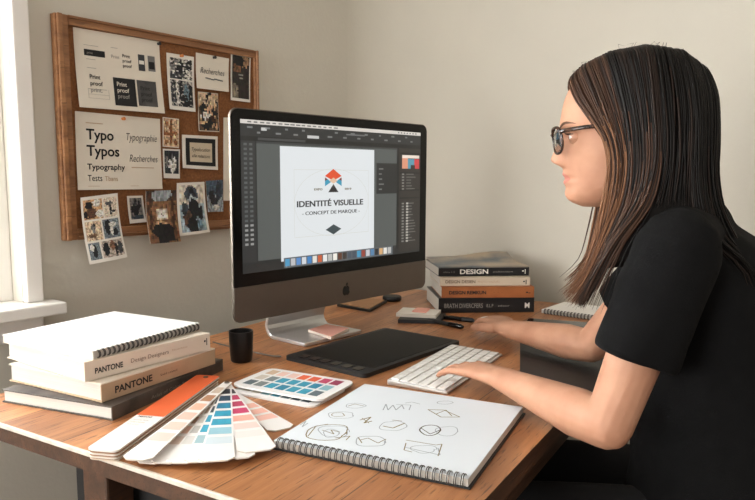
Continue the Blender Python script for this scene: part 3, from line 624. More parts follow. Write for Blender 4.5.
# spiral notebook on the left pile
a = on(T, 94, 351.5, 0.108); b = on(T, 201, 323, 0.108); L = (b - a).length; ang = math.degrees(math.atan2((b - a).y, (b - a).x))
F = tframe(a.x, a.y, 0.0929, ang)
t = thing('spiral_notebook', F @ Matrix.Translation((L / 2, 0.13, 0)), 'white spiral notebook lying on top of the left book pile', 'notebook'); I = Matrix.Translation((-L / 2, -0.13, 0))
m = MB(); m.M = I; m.box((0, 0.004, 0), (L, 0.25, 0.0012), LW); m.build('back_cover', t)
m = MB(); m.M = I; m.box((0.001, 0.004, 0.0013), (L - 0.001, 0.249, 0.0135), EDGEP); m.build('pages', t)
m = MB(); m.M = I; m.box((0, 0.004, 0.0136), (L, 0.25, 0.0150), SHEET); m.build('front_cover', t)
m = MB(); m.M = I; spiral(m, L, 0.006, 0.0080, 24, 0.0066, wr=0.0009); m.build('wire_binding', t, smooth=True)
m = MB(); m.M = I; r_ = random.Random(5)
for k in range(9):
    x, y = 0.04 + r_.random() * (L - 0.1), 0.05 + r_.random() * 0.17
    for j in range(2):
        m.poly([(x, y + j * 0.006, 0.01506), (x + 0.02 + r_.random() * 0.02, y + j * 0.006, 0.01506), (x + 0.02, y + j * 0.006 + 0.0008, 0.01506), (x, y + j * 0.006 + 0.0008, 0.01506)], mat('faint_pencil', (206, 196, 190), 0.9))
m.build('faint_notes', t)

# right pile (spines toward the camera)
NAVY = mat('black_spine', (24, 24, 26), 0.4, var=0.2, scale=20)
ART = None
Bt = [(0.0415, 0.0, (438.5, 312), (534.5, 311), NAVY, NAVY, [('BRATH DIVERCFERS', 0.06, 0.30, 0.40, GINK, 0.0, 0.33), ('B.L.P', 0.50, 0.22, 0.07, GINK, 0, 0.36), ('editeur', 0.62, 0.12, 0.12, GINK, 0, 0.4), ('M', 0.90, 0.35, 0.05, PAPERW, 0.03, 0.3)], 'thick black book at the bottom of the right pile', 0.225, -3)]
def rpile(z0, th, pl, pr, cover, txt, label, width, covtop=None, nrot=0, dy=0.0):
    # spine bottom corners given on plane z0
    a = on(T, *pl, z0); b = on(T, *pr, z0); L = (b - a).length; ang = math.degrees(math.atan2((b - a).y, (b - a).x))
    F = tframe(a.x, a.y, z0, ang); F = F @ Matrix.Translation((0, dy, 0))
    t = thing('book', F @ Matrix.Translation((L / 2, width / 2, 0)), label, 'book', 'books in the right pile'); I = Matrix.Translation((-L / 2, -width / 2, 0))
    m = MB(); m.M = I; ct = 0.002
    m.box((0, 0, 0), (L, width, ct), cover); m.box((0, 0, th - ct), (L, width, th), covtop or cover); m.box((0, 0, ct), (L, ct, th - ct), cover); m.build('cover', t, bevel=0.0006)
    m = MB(); m.M = I; m.box((0.0008, ct + 0.0002, ct + 0.0001), (L - 0.004, width - 0.003, th - ct - 0.0001), EDGEP); m.build('pages', t)
    m = MB(); m.M = I
    for s_, u, hh, wd, mt, bo, yy in txt: m.text(s_, lambda x, y: Vector((u * L + x, -0.0004, th * yy + y)), mt, hh * th, width=wd * L, bold=bo)
    m.build('lettering', t); return t, I, L
BG = mat('light_beige_cover', (208, 192, 170), 0.55, var=0.04); OB = mat('rust_brown_cover', (166, 98, 52), 0.55, var=0.15, scale=30)
rpile(0.0005, 0.044, (438.5, 313), (534, 312), NAVY, Bt[0][6], 'thick black book at the bottom of the right pile', 0.225)
rpile(0.0449, 0.033, (441.5, 298), (534, 297.5), OB, [('DESIGN REMKUN', 0.08, 0.30, 0.40, INK, 0.03, 0.33), ('- - -', 0.56, 0.1, 0.10, NAVY, 0, 0.45), ('•-', 0.91, 0.3, 0.05, INK, 0.03, 0.33)], 'rust-brown book second from the bottom of the right pile', 0.21)
rpile(0.0783, 0.025, (440, 286), (530, 285.5), BG, [('DESIGN DESIEN', 0.06, 0.35, 0.33, mat('brown_ink2', (104, 82, 64), 0.7), 0.02, 0.33), ('PHOTO VALEURS', 0.42, 0.26, 0.24, TANI, 0, 0.36), ('•|', 0.92, 0.4, 0.04, INK, 0.03, 0.3)], 'light beige book below the black DESIGN book in the right pile', 0.21)
t, I, L = rpile(0.1037, 0.027, (438.5, 276.5), (529, 275.5), NAVY, [('DESIGN', 0.235, 0.5, 0.31, PAPERW, 0.025, 0.26), ('volume 1-12', 0.05, 0.16, 0.13, GINK, 0, 0.4), ('collection', 0.60, 0.18, 0.22, GINK, 0, 0.38), ('•|', 0.92, 0.4, 0.04, PAPERW, 0.02, 0.33)], 'black book with white DESIGN lettering on its spine, topmost in the right pile', 0.22, covtop=mat('grey_cover_art', (150, 140, 126), 0.5, c2=(92, 104, 112), scale=12))
m = MB(); m.M = I; z = 0.0276
for pts, c in (([(0.10, 0.08), (0.17, 0.06), (0.20, 0.14), (0.12, 0.15)], (206, 122, 62)), ([(0.03, 0.05), (0.12, 0.03), (0.15, 0.07), (0.05, 0.09)], (84, 128, 146)), ([(0.0, 0.15), (0.13, 0.16), (0.12, 0.21), (0.0, 0.2)], (58, 70, 82)), ([(0.19, 0.01), (0.26, 0.01), (0.25, 0.15), (0.21, 0.17)], (110, 100, 90)), ([(0.14, 0.165), (0.2, 0.16), (0.19, 0.21), (0.15, 0.2)], (204, 192, 172))):
    m.poly([(x, y, z) for x, y in pts], rgb(c, 0.5))
m.build('cover_picture', t)
# bent front cover of the same book, corner lifted
m = MB(); m.M = I; vs_ = []; fs_ = []; nn_ = 10
for d in (0.0, 0.0012):
    for j in range(nn_ + 1):
        for i in range(nn_ + 1):
            u, v = i / nn_, j / nn_
            vs_.append((u * L * 0.99, v * 0.218, 0.0281 + d + 0.022 * (max(0, (v - 0.45) / 0.55)) ** 1.5 * (0.25 + 0.75 * math.exp(-((u - 0.85) / 0.35) ** 2))))
K = (nn_ + 1) ** 2
for j in range(nn_):
    for i in range(nn_):
        a = j * (nn_ + 1) + i; fs_ += [(K + a, K + a + 1, K + a + nn_ + 2, K + a + nn_ + 1), (a + nn_ + 1, a + nn_ + 2, a + 1, a)]
for i in range(nn_):
    fs_ += [(i, i + 1, K + i + 1, K + i)]; b = nn_ * (nn_ + 1) + i; fs_ += [(b + 1, b, K + b, K + b + 1)]
    b = i * (nn_ + 1); fs_ += [(b + nn_ + 1, b, K + b, K + b + nn_ + 1)]; b += nn_; fs_ += [(b, b + nn_ + 1, K + b + nn_ + 1, K + b)]
m.add(vs_, fs_, mat('magazine_cover_art', (178, 160, 136), 0.4, c2=(70, 92, 108), scale=9)); m.build('lifted_cover', t, smooth=True)

# ------------------------------------------------------------------ small things on the desk
# cup
c = on(T, 241.5, 361, 0)
t = thing('cup', T @ Matrix.Translation((c.x, c.y, 0)), 'small black handleless cup beside the computer', 'cup')
CER = mat('black_ceramic', (20, 20, 21), 0.35, var=0.1, scale=40)
m = MB(); h = 0.068
m.lathe([(0.0002, 0.0008), (0.0215, 0.0008), (0.0235, 0.004), (0.0255, 0.03), (0.0268, h - 0.002), (0.0266, h), (0.0246, h), (0.0242, h - 0.003), (0.023, 0.03), (0.020, 0.008), (0.0002, 0.007)], CER, 48); m.build('body', t, smooth=True)
m = MB(); m.lathe([(0.0002, 0.050), (0.0232, 0.050)], mat('dark_coffee', (28, 16, 10), 0.1), 40); m.build('coffee', t)
# black drawing tablet
q = [on(T, *k, 0.006) for k in ((284, 357), (360, 377.5), (450, 343), (388, 328))]
a, b = q[0], q[3]; L = (b - a).length; ang = math.degrees(math.atan2((b - a).y, (b - a).x)); W = (q[1] - q[0]).length
F = tframe(a.x, a.y, 0.0002, ang)
print('tablet', L, W)
W = min(W, 0.235); L = min(L, 0.37)
t = thing('drawing_tablet', F @ Matrix.Translation((L / 2, -W / 2, 0)), 'flat black drawing tablet lying in front of the computer stand', 'tablet'); I = Matrix.Translation((-L / 2, W / 2, 0))
m = MB(); m.M = I; m.prism(rrect(0, -W, L, 0, 0.012), 0, 0.009, BLK); m.build('body', t, bevel=0.002)
m = MB(); m.M = I; m.prism(rrect(0.045, -W + 0.014, L - 0.012, -0.014, 0.006), 0.0090, 0.0096, mat('black_drawing_surface', (12, 12, 13), 0.5, spec=0.2)); m.build('drawing_surface', t)
for k in range(6):
    m = MB(); m.M = I; y = -0.03 - k * (W - 0.06) / 5.5; m.prism(rrect(0.012, y - 0.02, 0.034, y, 0.004), 0.0090, 0.0102, BLKG); m.build('button', t)
# cables
def cable(pts, r, mt, name, label):
    P = catmull([Vector((*on(T, x, y, z), z)) for x, y, z in pts], 8); base = P[0].copy(); base.z = 0
    t = MB(); t.M = Matrix.Translation(-base); t.tube(P, r, mt, 8)
    o = t.build(name, M=T @ Matrix.Translation(base), smooth=True); tag(o, label, 'cable'); return o
GREYC = mat('grey_cable', (120, 112, 106), 0.5)
cable([(213, 342, 0.0025), (224, 345, 0.0025), (240, 349, 0.0025), (258, 353, 0.0025), (270, 355.5, 0.0025), (281, 356.5, 0.0030)], 0.0018, GREYC, 'cable', 'thin grey cable running behind the black cup to the tablet')
# pink sticky pad on the stand foot
def flat_quad(name, label, cat, pts, z0, z1, mt, top=None, group=None):
    P = [on(T, x, y, z0) for x, y in pts]; c = sum(P, Vector((0, 0))) / len(P)
    m = MB(); m.prism([(p.x - c.x, p.y - c.y) for p in P], 0, z1 - z0, top or mt, mt)
    o = m.build(name, M=T @ Matrix.Translation((c.x, c.y, z0)), bevel=0.0006); tag(o, label, cat, group); return o
PINK = mat('salmon_paper', (240, 176, 158), 0.8)
flat_quad('sticky_note_pad', 'salmon pink sticky note pad lying on the computer stand foot', 'sticky notes', [(308, 332), (331, 339.5), (349, 330.5), (326, 326.5)], 0.0115, 0.018, mat('pale_pad', (232, 214, 200), 0.8), PINK)
# tan covered notebook under the monitor
o_ = [on(T, *k, 0.0) for k in ((337, 306.5), (370, 312.5), (387, 303), (354, 299))]
c = sum(o_, Vector((0, 0))) / 4
t = thing('pocket_notebook', T @ Matrix.Translation((c.x, c.y, 0)), 'small tan pocket notebook with black edges behind the computer stand', 'notebook')
m = MB(); m.prism([(p.x - c.x, p.y - c.y) for p in o_], 0.0005, 0.008, BLK); m.build('back_cover', t, bevel=0.001)
m = MB(); m.prism([((p.x - c.x) * 0.9, (p.y - c.y) * 0.9) for p in o_], 0.0082, 0.011, mat('tan_leather', (178, 132, 92), 0.6, var=0.1)); m.build('front_cover', t, bevel=0.001)
m = MB(); pc = on(T, 392, 300.5, 0.0); m.M = None
m.lathe([(0.0002, 0.0005), (0.028, 0.0005), (0.031, 0.004), (0.031, 0.012), (0.028, 0.016), (0.0002, 0.016)], BLK, 32)
tag(m.build('round_case', M=T @ Matrix.Translation((pc.x, pc.y, 0)), smooth=True), 'low round black case behind the right corner of the computer', 'case')
# cards and markers
flat_quad('index_card_stack', 'stack of off-white index cards in front of the right pile', 'cards', [(396, 316.5), (436, 318.5), (441, 313), (403, 310.5)], 0.0104, 0.020, mat('card_edge', (222, 212, 196), 0.8, var=0.15, scale=2, stretch=(1, 1, 300)), PAPERW)
flat_quad('black_pocket_book', 'black pocket book beneath the off-white index cards', 'notebook', [(398, 323), (440, 324), (446, 316.5), (404, 315)], 0.0004, 0.0100, BLK)
flat_quad('sticky_note_pad', 'small salmon sticky note pad on top of the index cards', 'sticky notes', [(412, 312), (426, 313), (430, 309.3), (417, 308.6)], 0.0204, 0.024, PINK, PINK)
def pen(a, b, z, r, name, label, mt, tip):
    A, B = on(T, *a, z), on(T, *b, z); L = (B - A).length; ang = math.degrees(math.atan2((B - A).y, (B - A).x))
    F = tframe(A.x, A.y, z, ang); t = thing(name, F @ Matrix.Translation((L / 2, 0, -r)), label, 'pen'); I = Matrix.Translation((-L / 2, 0, r))
    m = MB(); m.M = I; m.tube([(0, 0, 0), (0.002, 0, 0), (L * 0.62, 0, 0)], [r * 0.8, r, r], mt, 14); m.build('barrel', t, smooth=True)
    m = MB(); m.M = I; m.tube([(L * 0.621, 0, 0), (L * 0.93, 0, 0), (L, 0, 0)], [r * 1.12, r * 1.12, r * 0.7], tip, 14); m.build('cap', t, smooth=True)
    return t
pen((428, 320), (463, 327), 0.0065, 0.006, 'marker_pen', 'black marker pen lying left of the hand on the mouse', BLK, BLKG)
pen((443, 317), (474, 320.5), 0.0065, 0.006, 'marker_pen', 'black marker pen closest to the right book pile', BLKG, BLK)
pen((556, 343), (592, 338), 0.0045, 0.004, 'pencil', 'grey pencil lying beside the black sketch folder', mat('grey_plastic', (90, 92, 96), 0.4), BLK)
# spiral notebook right
q = [on(T, *k, 0.012) for k in ((541, 309.5), (620, 320.0), (556, 301))]
L = (q[1] - q[0]).length; ang = math.degrees(math.atan2((q[1] - q[0]).y, (q[1] - q[0]).x)); W = min(0.19, (q[2] - q[0]).length)
F = tframe(q[0].x, q[0].y, 0.0002, ang)
t = thing('spiral_notebook', F @ Matrix.Translation((L / 2, W / 2, 0)), 'white spiral notebook behind the right book pile, half hidden by the woman', 'notebook'); I = Matrix.Translation((-L / 2, -W / 2, 0))
m = MB(); m.M = I; m.box((0, 0.004, 0.0008), (L, W, 0.0105), EDGEP); m.build('pages', t)
m = MB(); m.M = I; m.box((0, 0.004, 0.0106), (L, W, 0.012), SHEET); m.build('front_cover', t)
m = MB(); m.M = I; spiral(m, L, 0.006, 0.0072, 22, 0.0068, wr=0.0009); m.build('wire_binding', t, smooth=True)
# phone
q = [on(T, *k, 0.004) for k in ((528, 319.5), (600, 324.5))]; ang = math.degrees(math.atan2((q[1] - q[0]).y, (q[1] - q[0]).x))
F = tframe(q[0].x, q[0].y, 0.0002, ang); L = 0.16
t = thing('phone', F @ Matrix.Translation((L / 2, -0.037, 0)), 'black phone with silver edge in front of the right spiral notebook', 'phone'); I = Matrix.Translation((-L / 2, 0.037, 0))
m = MB(); m.M = I; m.prism(rrect(0, -0.074, L, 0, 0.01), 0.0, 0.0075, ALU); m.build('body', t, bevel=0.002)
m = MB(); m.M = I; m.prism(rrect(0.002, -0.072, L - 0.002, -0.002, 0.009), 0.0076, 0.0083, BLKG); m.build('screen', t)
# black sketch folder near the woman
P = [(520, 378), (604, 397), (607, 353), (520, 345)]
flat_quad('black_folder', 'flat black folder lying on the desk inside the crook of her arm', 'folder', P, 0.0004, 0.006, BLK)
# keyboard
kq = [on(T, *k, 0.008) for k in ((387, 381), (452, 345))]
L = 0.325; ang = math.degrees(math.atan2((kq[1] - kq[0]).y, (kq[1] - kq[0]).x)); F = tframe(kq[0].x, kq[0].y, 0.0003, ang); W = 0.125
kb = thing('keyboard', F @ Matrix.Translation((L / 2, -W / 2, 0)), 'slim white computer keyboard under her left hand', 'keyboard'); I = Matrix.Translation((-L / 2, W / 2, 0))
m = MB(); m.M = I
m.add([(0, -W, 0), (L, -W, 0), (L, 0, 0), (0, 0, 0), (0, -W, 0.005), (L, -W, 0.005), (L, 0, 0.011), (0, 0, 0.011)], [(0, 3, 2, 1), (4, 5, 6, 7), (0, 1, 5, 4), (1, 2, 6, 5), (2, 3, 7, 6), (3, 0, 4, 7)], ALUF)
m.build('base', kb, bevel=0.002)
KEY = mat('white_key', (236, 234, 230), 0.5)
keyrows = [14, 14, 14, 13, 12, 9]
kidx = 0
for r_i, nk in enumerate(keyrows):
    y1 = -0.006 - r_i * 0.0192; y0 = y1 - 0.0165; z0 = 0.005 + 0.006 * (W + (y0 + y1) / 2) / W
    ws = [1.0] * nk
    if nk == 13: ws[0] = ws[-1] = 1.5
    if nk == 12: ws[0] = ws[-1] = 2.0
    if nk == 9: ws[4] = 5.0; ws[3] = 1.2; ws[5] = 1.2
    tot = sum(ws); x = 0.006
    for k in range(nk):
        wk = (L - 0.012) * ws[k] / tot
        m = MB(); m.M = I; m.box((x + 0.0012, y0, z0), (x + wk - 0.0012, y1, z0 + 0.0028), KEY); m.build('key', kb); x += wk
# mouse (under her right hand)
MOUSE = on(T, 486, 327, 0.0)
F = tframe(MOUSE.x, MOUSE.y, 0, 4)
t = thing('computer_mouse', F, 'white computer mouse under her right hand', 'mouse')
m = MB(); vs_ = []; fs_ = []; nu, nv = 20, 8
for j in range(nv + 1):
    e = j / nv * math.pi / 2
    for i in range(nu):
        h = 2 * math.pi * i / nu; vs_.append((0.055 * math.cos(h) * math.cos(e) ** 0.5, 0.029 * math.sin(h) * math.cos(e) ** 0.5, 0.001 + 0.024 * math.sin(e)))
for j in range(nv):
    for i in range(nu): fs_.append((j * nu + i, j * nu + (i + 1) % nu, (j + 1) * nu + (i + 1) % nu, (j + 1) * nu + i))
fs_.append(tuple(range(nu))[::-1]); m.add(vs_, fs_, KEY); m.build('body', t, smooth=True)

# ------------------------------------------------------------------ swatch cards
COLS = dict(tan=(206, 178, 150), peach=(240, 176, 142), pale=(240, 204, 190), orange=(232, 104, 62), dorange=(222, 92, 54), mag=(190, 62, 98), dmag=(150, 44, 78), grey=(96, 110, 116), grey2=(130, 138, 138), teal=(54, 154, 182), teal2=(40, 132, 164), lteal=(140, 184, 194), dark=(74, 84, 92), beige=(210, 200, 186))
def swatch_card(pA, pB, pC, z0, name, label, rows, cols_n):
    a, b, c = on(T, *pA, z0), on(T, *pB, z0), on(T, *pC, z0)       # front-left, front-right, back-left
    L = (b - a).length; W = (c - a).length; ang = math.degrees(math.atan2((b - a).y, (b - a).x)); F = tframe(a.x, a.y, z0, ang)
    e = (c - a); ex = (b - a).normalized(); W = abs(-ex.y * e.x + ex.x * e.y)
    t = thing(name, F @ Matrix.Translation((L / 2, W / 2, 0)), label, 'colour card', 'colour swatch cards by the sketchbook'); I = Matrix.Translation((-L / 2, -W / 2, 0))
    m = MB(); m.M = I; m.prism(rrect(0, 0, L, W, 0.018), 0, 0.0035, mat('white_card', (240, 238, 236), 0.4)); m.build('card', t, bevel=0.0006)
    for r_i, row in enumerate(rows):
        for k, nme in enumerate(row):
            if not nme: continue
            x0 = 0.016 + (L - 0.03) * k / cols_n; x1 = 0.016 + (L - 0.03) * (k + 0.80) / cols_n; y1 = W - 0.012 - (W - 0.02) * r_i / len(rows); y0 = y1 - (W - 0.02) / len(rows) * 0.78
            m = MB(); m.M = I; m.poly([(x0, y0, 0.0037), (x1, y0, 0.0037), (x1, y1, 0.0037), (x0, y1, 0.0037)], rgb(COLS[nme], 0.5)); m.build('colour_patch', t)
    return L, W
r1 = [['tan', 'pale', 'pale', 'orange', 'dorange', 'mag', 'dmag'], ['beige', 'grey2', 'teal', 'teal', 'teal', 'teal2', 'lteal'], ['grey', 'grey2', 'teal', 'teal2', 'teal', 'teal', 'grey']]
r2 = [['beige'] * 7, ['grey'] * 7, ['beige', 'beige', 'lteal', 'teal', 'grey', 'dark', 'dark']]
print('card', swatch_card((229, 393), (313, 409), (262, 375), 0.0003, 'swatch_card', 'white colour swatch card with teal and grey patches, lower of the two cards', r2, 7))
print('card', swatch_card((230, 386), (321, 402.5), (259, 367.5), 0.0080, 'swatch_card', 'white colour swatch card with orange, magenta and teal patches, upper of the two cards', r1, 7))

# ------------------------------------------------------------------ fan deck
PW = mat('swatch_white', (238, 234, 230), 0.45)
apex = on(T, 227, 385, 0.012)
fan = thing('swatch_fan', T @ Matrix.Translation((apex.x, apex.y, 0)), 'spread colour swatch fan with teal, magenta and peach strips at the desk edge', 'colour fan')
fI = Matrix.Translation((-apex.x, -apex.y, 0))
SBR, SB2 = (150, 112, 80), (196, 170, 146)
blades = [((283, 430), 0.0010, 0.046, [None, None, (240, 184, 166), (240, 184, 166), (240, 190, 174), None]),
          ((258, 452), 0.0105, 0.056, [(44, 44, 50), (190, 58, 96), (186, 66, 96), (190, 62, 100), (240, 168, 150), (240, 206, 196), (236, 226, 220), None]),
          ((243, 459), 0.0085, 0.036, [(40, 50, 58), (150, 150, 150), (232, 160, 140), (230, 214, 206), None]),
          ((216, 462), 0.0115, 0.050, [(36, 42, 50), (38, 70, 92), (44, 128, 160), (52, 156, 186), (60, 160, 188), (150, 192, 204), (206, 218, 222), None]),
          ((197, 463), 0.0095, 0.040, [(40, 44, 50), (40, 60, 76), (60, 80, 90), (52, 150, 180), (58, 156, 184), (160, 190, 196), None]),
          ((180, 464), 0.0075, 0.040, [(70, 60, 56), (196, 176, 156), (186, 166, 146), (206, 200, 190), (190, 186, 180), (216, 212, 206), None]),
          ((163, 464), 0.0055, 0.042, [(128, 92, 66), (110, 90, 72), (220, 180, 156), (188, 150, 120), (236, 196, 176), (220, 200, 186), None]),
          ((147, 464), 0.0035, 0.042, [(150, 110, 84), (150, 108, 78), (226, 158, 124), (240, 184, 160), (240, 190, 170), (242, 210, 198), None]),
          ((133, 462), 0.0145, 0.044, [(204, 184, 164), (176, 130, 96), (236, 186, 160), (240, 190, 172), (242, 198, 182), (240, 206, 194), None])]
BL = 0.335
for (bx, by), z, wd, cols in blades:
    e = on(T, bx, by, z); d = (e - apex).normalized(); ang = math.atan2(d.y, d.x); LL = min((e - apex).length, 0.36)
    Mx = fI @ Matrix.Translation((apex.x, apex.y, z)) @ Matrix.Rotation(ang, 4, 'Z')
    w0 = 0.016
    m = MB(); m.M = Mx; pl = [(-0.006, -w0 / 2), (LL - 0.01, -wd / 2), (LL, -wd / 2 + 0.01), (LL, wd / 2 - 0.01), (LL - 0.01, wd / 2), (-0.006, w0 / 2)]
    m.prism(pl, 0, 0.0018, PW, rgb((214, 204, 192))); bl = m.build('swatch_strip', fan)
    n = len(cols)
    for k, c in enumerate(cols):
        if not c: continue
        a0, a1 = 0.03 + (LL - 0.04) * k / n, 0.03 + (LL - 0.04) * (k + 0.72) / n
        wa = (w0 + (wd - w0) * a0 / LL) * 0.5 - 0.0025; wb = (w0 + (wd - w0) * a1 / LL) * 0.5 - 0.0025
        m = MB(); m.M = Mx; m.poly([(a0, -wa, 0.0020), (a1, -wb, 0.0020), (a1, wb, 0.0020), (a0, wa, 0.0020)], rgb(c, 0.5)); m.build('colour_patch', bl)
m = MB(); m.M = fI @ Matrix.Translation((apex.x, apex.y, 0.0164)); m.lathe([(0.0002, 0.002), (0.004, 0.0018), (0.005, 0.0002), (0.005, -0.001)], ALU, 20); m.build('rivet', fan, smooth=True)
# closed guide with orange end
ztop = 0.0175
g = [on(T, *k, ztop) for k in ((86, 448), (112, 452), (219, 377), (197, 374.5))]
a, b = g[0], g[3]; ang = math.atan2((b - a).y, (b - a).x); L = (b - a).length; ex = (b - a).normalized(); W = abs(ex.x * (g[2] - a).y - ex.y * (g[2] - a).x); W = max(0.045, min(W, 0.07))
print('guide', L, W)
F = T @ Matrix.Translation((a.x, a.y, 0)) @ Matrix.Rotation(ang, 4, 'Z')
gd = thing('colour_guide', F @ Matrix.Translation((L / 2, -W / 2, 0)), 'closed colour guide with white and orange cover leaning beside the fan', 'colour guide'); I = Matrix.Translation((-L / 2, W / 2, -0.0045))
m = MB(); m.M = I; m.prism(rrect(0, -W, L, 0, 0.008), 0.019, 0.0215, mat('guide_white_cover', (238, 232, 226), 0.35)); m.build('front_cover', gd, bevel=0.0006)
m = MB(); m.M = I; div = on(T, 150, 415.5, ztop); dv = (div - a).dot(ex)
m.prism([(dv, -W + 0.0005), (L - 0.004, -W + 0.0005), (L - 0.0005, -W + 0.006), (L - 0.0005, -0.006), (L - 0.004, -0.0005), (dv, -0.0005)], 0.0216, 0.0220, mat('orange_cover', (234, 104, 56), 0.4)); m.build('orange_panel', gd)
m = MB(); m.M = I
rg = random.Random(8)
for k in range(9):
    z = 0.0048 + k * 0.00155; o_ = rg.random() * 0.002
    m.prism(rrect(0.001 + o_, -W + 0.001 + o_, L - 0.001, -0.001, 0.008), z, z + 0.00145, rgb([(214, 196, 176), (150, 110, 78), (232, 224, 214)][k % 3]))
m.M = I @ Matrix.Translation((0, 0, 0)); m.build('strips', gd)
m = MB(); m.M = I
fnx = lambda ox, oy: (lambda x, y: Vector((dv - 0.010 - oy + y, -W + 0.006 + ox + 0 + x if False else -0.007 - ox - x, 0.0223)))
m.text('PANTONE', fnx(0, 0), INK, 0.0055, bold=0.03, width=W * 0.5)
m.text('Formula Guide', fnx(0, 0.014), GINK, 0.004, width=W * 0.55); m.text('Solid Coated', fnx(0, 0.024), TANI, 0.004, width=W * 0.5); m.text('Color of Year', fnx(0, 0.034), GINK, 0.0035, width=W * 0.4)
m.build('lettering', gd)
m = MB(); m.M = I @ Matrix.Translation((L - 0.014, -W / 2, 0.0222)); m.lathe([(0.0002, 0.0016), (0.004, 0.0014), (0.005, 0)], ALU, 20); m.build('rivet', gd, smooth=True)

# ------------------------------------------------------------------ sketchbook
q = [on(T, *k, 0.014) for k in ((272, 441), (467, 480), (507, 402), (353, 384))]
a, b = q[0], q[1]; L = (b - a).length; ex = (b - a).normalized(); ang = math.atan2(ex.y, ex.x); W = abs(ex.x * (q[3] - a).y - ex.y * (q[3] - a).x)
Wb = abs(ex.x * (q[2] - a).y - ex.y * (q[2] - a).x); print('sketchbook', L, W, Wb); W = (W + Wb) / 2
skx = lambda u, v, z=0.0142: Vector(((q[0] * (1 - u) + q[1] * u) * (1 - v) + (q[3] * (1 - u) + q[2] * u) * v).to_3d()) + Vector((0, 0, z))
F = T @ Matrix.Translation((a.x, a.y, 0.0002)) @ Matrix.Rotation(ang, 4, 'Z')
sk = thing('sketchbook', F @ Matrix.Translation((L / 2, W / 2, 0)), 'open white spiral sketchbook with pencil logo sketches in the foreground', 'sketchbook'); I = Matrix.Translation((-L / 2, -W / 2, 0))
m = MB(); m.M = I; m.box((-0.003, 0.002, 0), (L + 0.004, W + 0.004, 0.0022), BLK); m.build('back_cover', sk, bevel=0.0006)
m = MB(); m.M = I; m.box((0, 0.005, 0.0024), (L, W, 0.0128), EDGEP); m.build('pages', sk)
m = MB(); m.M = I; m.box((0, 0.005, 0.0129), (L, W, 0.0133), mat('sketch_page', (218, 224, 229), 0.85, var=0.02, scale=5)); m.build('top_page', sk)
m = MB(); m.M = I; spiral(m, L, 0.008, 0.0092, 30, 0.0082, x0=0.008, wr=0.0008); m.build('wire_binding', sk, smooth=True)
PEN1 = mat('olive_pencil', (126, 112, 76), 0.9); PEN2 = mat('grey_pencil', (152, 160, 164), 0.9); PEN3 = mat('dark_pencil', (72, 62, 46), 0.9)
m = MB(); m.M = I; IF = (T @ Matrix.Translation((a.x, a.y, 0)) @ Matrix.Rotation(ang, 4, 'Z')).inverted() @ T
def S2(px, py): p_ = on(T, px, py, 0.0137); v = IF @ Vector((p_.x, p_.y, 0)); return Vector((v.x, v.y))
def stroke(pts, mt, wd=0.0012):
    wd *= 1.35
    pts = [p for p in pts]
    for i in range(len(pts) - 1):
        a_, b_ = pts[i], pts[i + 1]; d = b_ - a_
        if d.length < 1e-6: continue
        nn = Vector((-d.y, d.x)).normalized() * wd / 2
        m.poly([(a_.x - nn.x, a_.y - nn.y, 0.01345), (b_.x - nn.x, b_.y - nn.y, 0.01345), (b_.x + nn.x, b_.y + nn.y, 0.01345), (a_.x + nn.x, a_.y + nn.y, 0.01345)], mt)
def loop(cx, cy, rx, ry, mt, wd=0.0012, wob=0.1, a0=0, a1=370, pw=1.0, sd=0):
    c = S2(cx, cy); ex_ = S2(cx + rx, cy) - c; ey_ = S2(cx, cy + ry) - c; pts = []
    for k in range(25):
        h = R(a0 + (a1 - a0) * k / 24); w_ = 1 + wob * nz(h, sd, sd)
        co, si = math.cos(h), math.sin(h); co = math.copysign(abs(co) ** pw, co); si = math.copysign(abs(si) ** pw, si)
        pts.append(c + ex_ * co * w_ + ey_ * si * w_)
    stroke(pts, mt, wd)
def ln(pp, mt, wd=0.0012): stroke([S2(*p_) for p_ in pp], mt, wd)
loop(328, 432, 20, 7.5, PEN1, 0.0014, 0.3, sd=1, pw=0.7); loop(331, 433, 8, 4, PEN2, 0.001, 0.3, sd=2); loop(333, 431, 15, 6, PEN2, 0.001, 0.3, sd=8)
ln([(308, 436), (316, 426), (328, 424)], PEN1); ln([(335, 438), (350, 436), (346, 440)], PEN1); ln([(322, 430), (334, 434), (331, 430), (340, 432)], PEN1)
loop(341, 415, 12, 3.5, PEN2, 0.001, 0.3, sd=3, pw=0.8); loop(338, 414.5, 6, 2, PEN1, 0.001, 0.3, sd=4)
ln([(300, 425), (306, 421), (302, 427), (308, 423)], PEN2); ln([(360, 420), (371, 417), (364, 423), (372, 421)], PEN1, 0.0018); ln([(362, 418), (369, 423)], PEN1)
loop(356, 405.5, 11, 2.6, PEN2, 0.001, 0.3, sd=5); ln([(348, 406), (355, 404), (364, 406)], PEN1)
ln([(383, 410), (386, 404), (388, 410), (393, 405), (396, 410), (402, 405), (404, 409)], PEN2, 0.0014); ln([(396, 404.5), (411, 405), (409, 410)], PEN2)
loop(393, 425.5, 13, 5, PEN2, 0.001, 0.3, sd=6); ln([(383, 426), (393, 428), (405, 423)], PEN1, 0.0018); ln([(392, 420), (402, 421)], PEN1)
loop(370, 441, 14, 5, PEN2, 0.0012, 0.25, pw=0.6, sd=7); ln([(360, 440), (368, 438), (378, 443), (386, 439)], PEN1); ln([(358, 437), (362, 443)], PEN1)
ln([(428, 409.5), (444, 410), (460, 417), (441, 417), (428, 409.5)], PEN1, 0.0014); ln([(436, 414), (446, 410), (452, 416)], PEN1)
loop(430, 430, 10.5, 5.5, PEN3, 0.0016, 0.15, sd=9); loop(447, 431, 11, 5, PEN2, 0.001, 0.2, sd=10); ln([(421, 428), (430, 434), (440, 430)], PEN3, 0.0012)
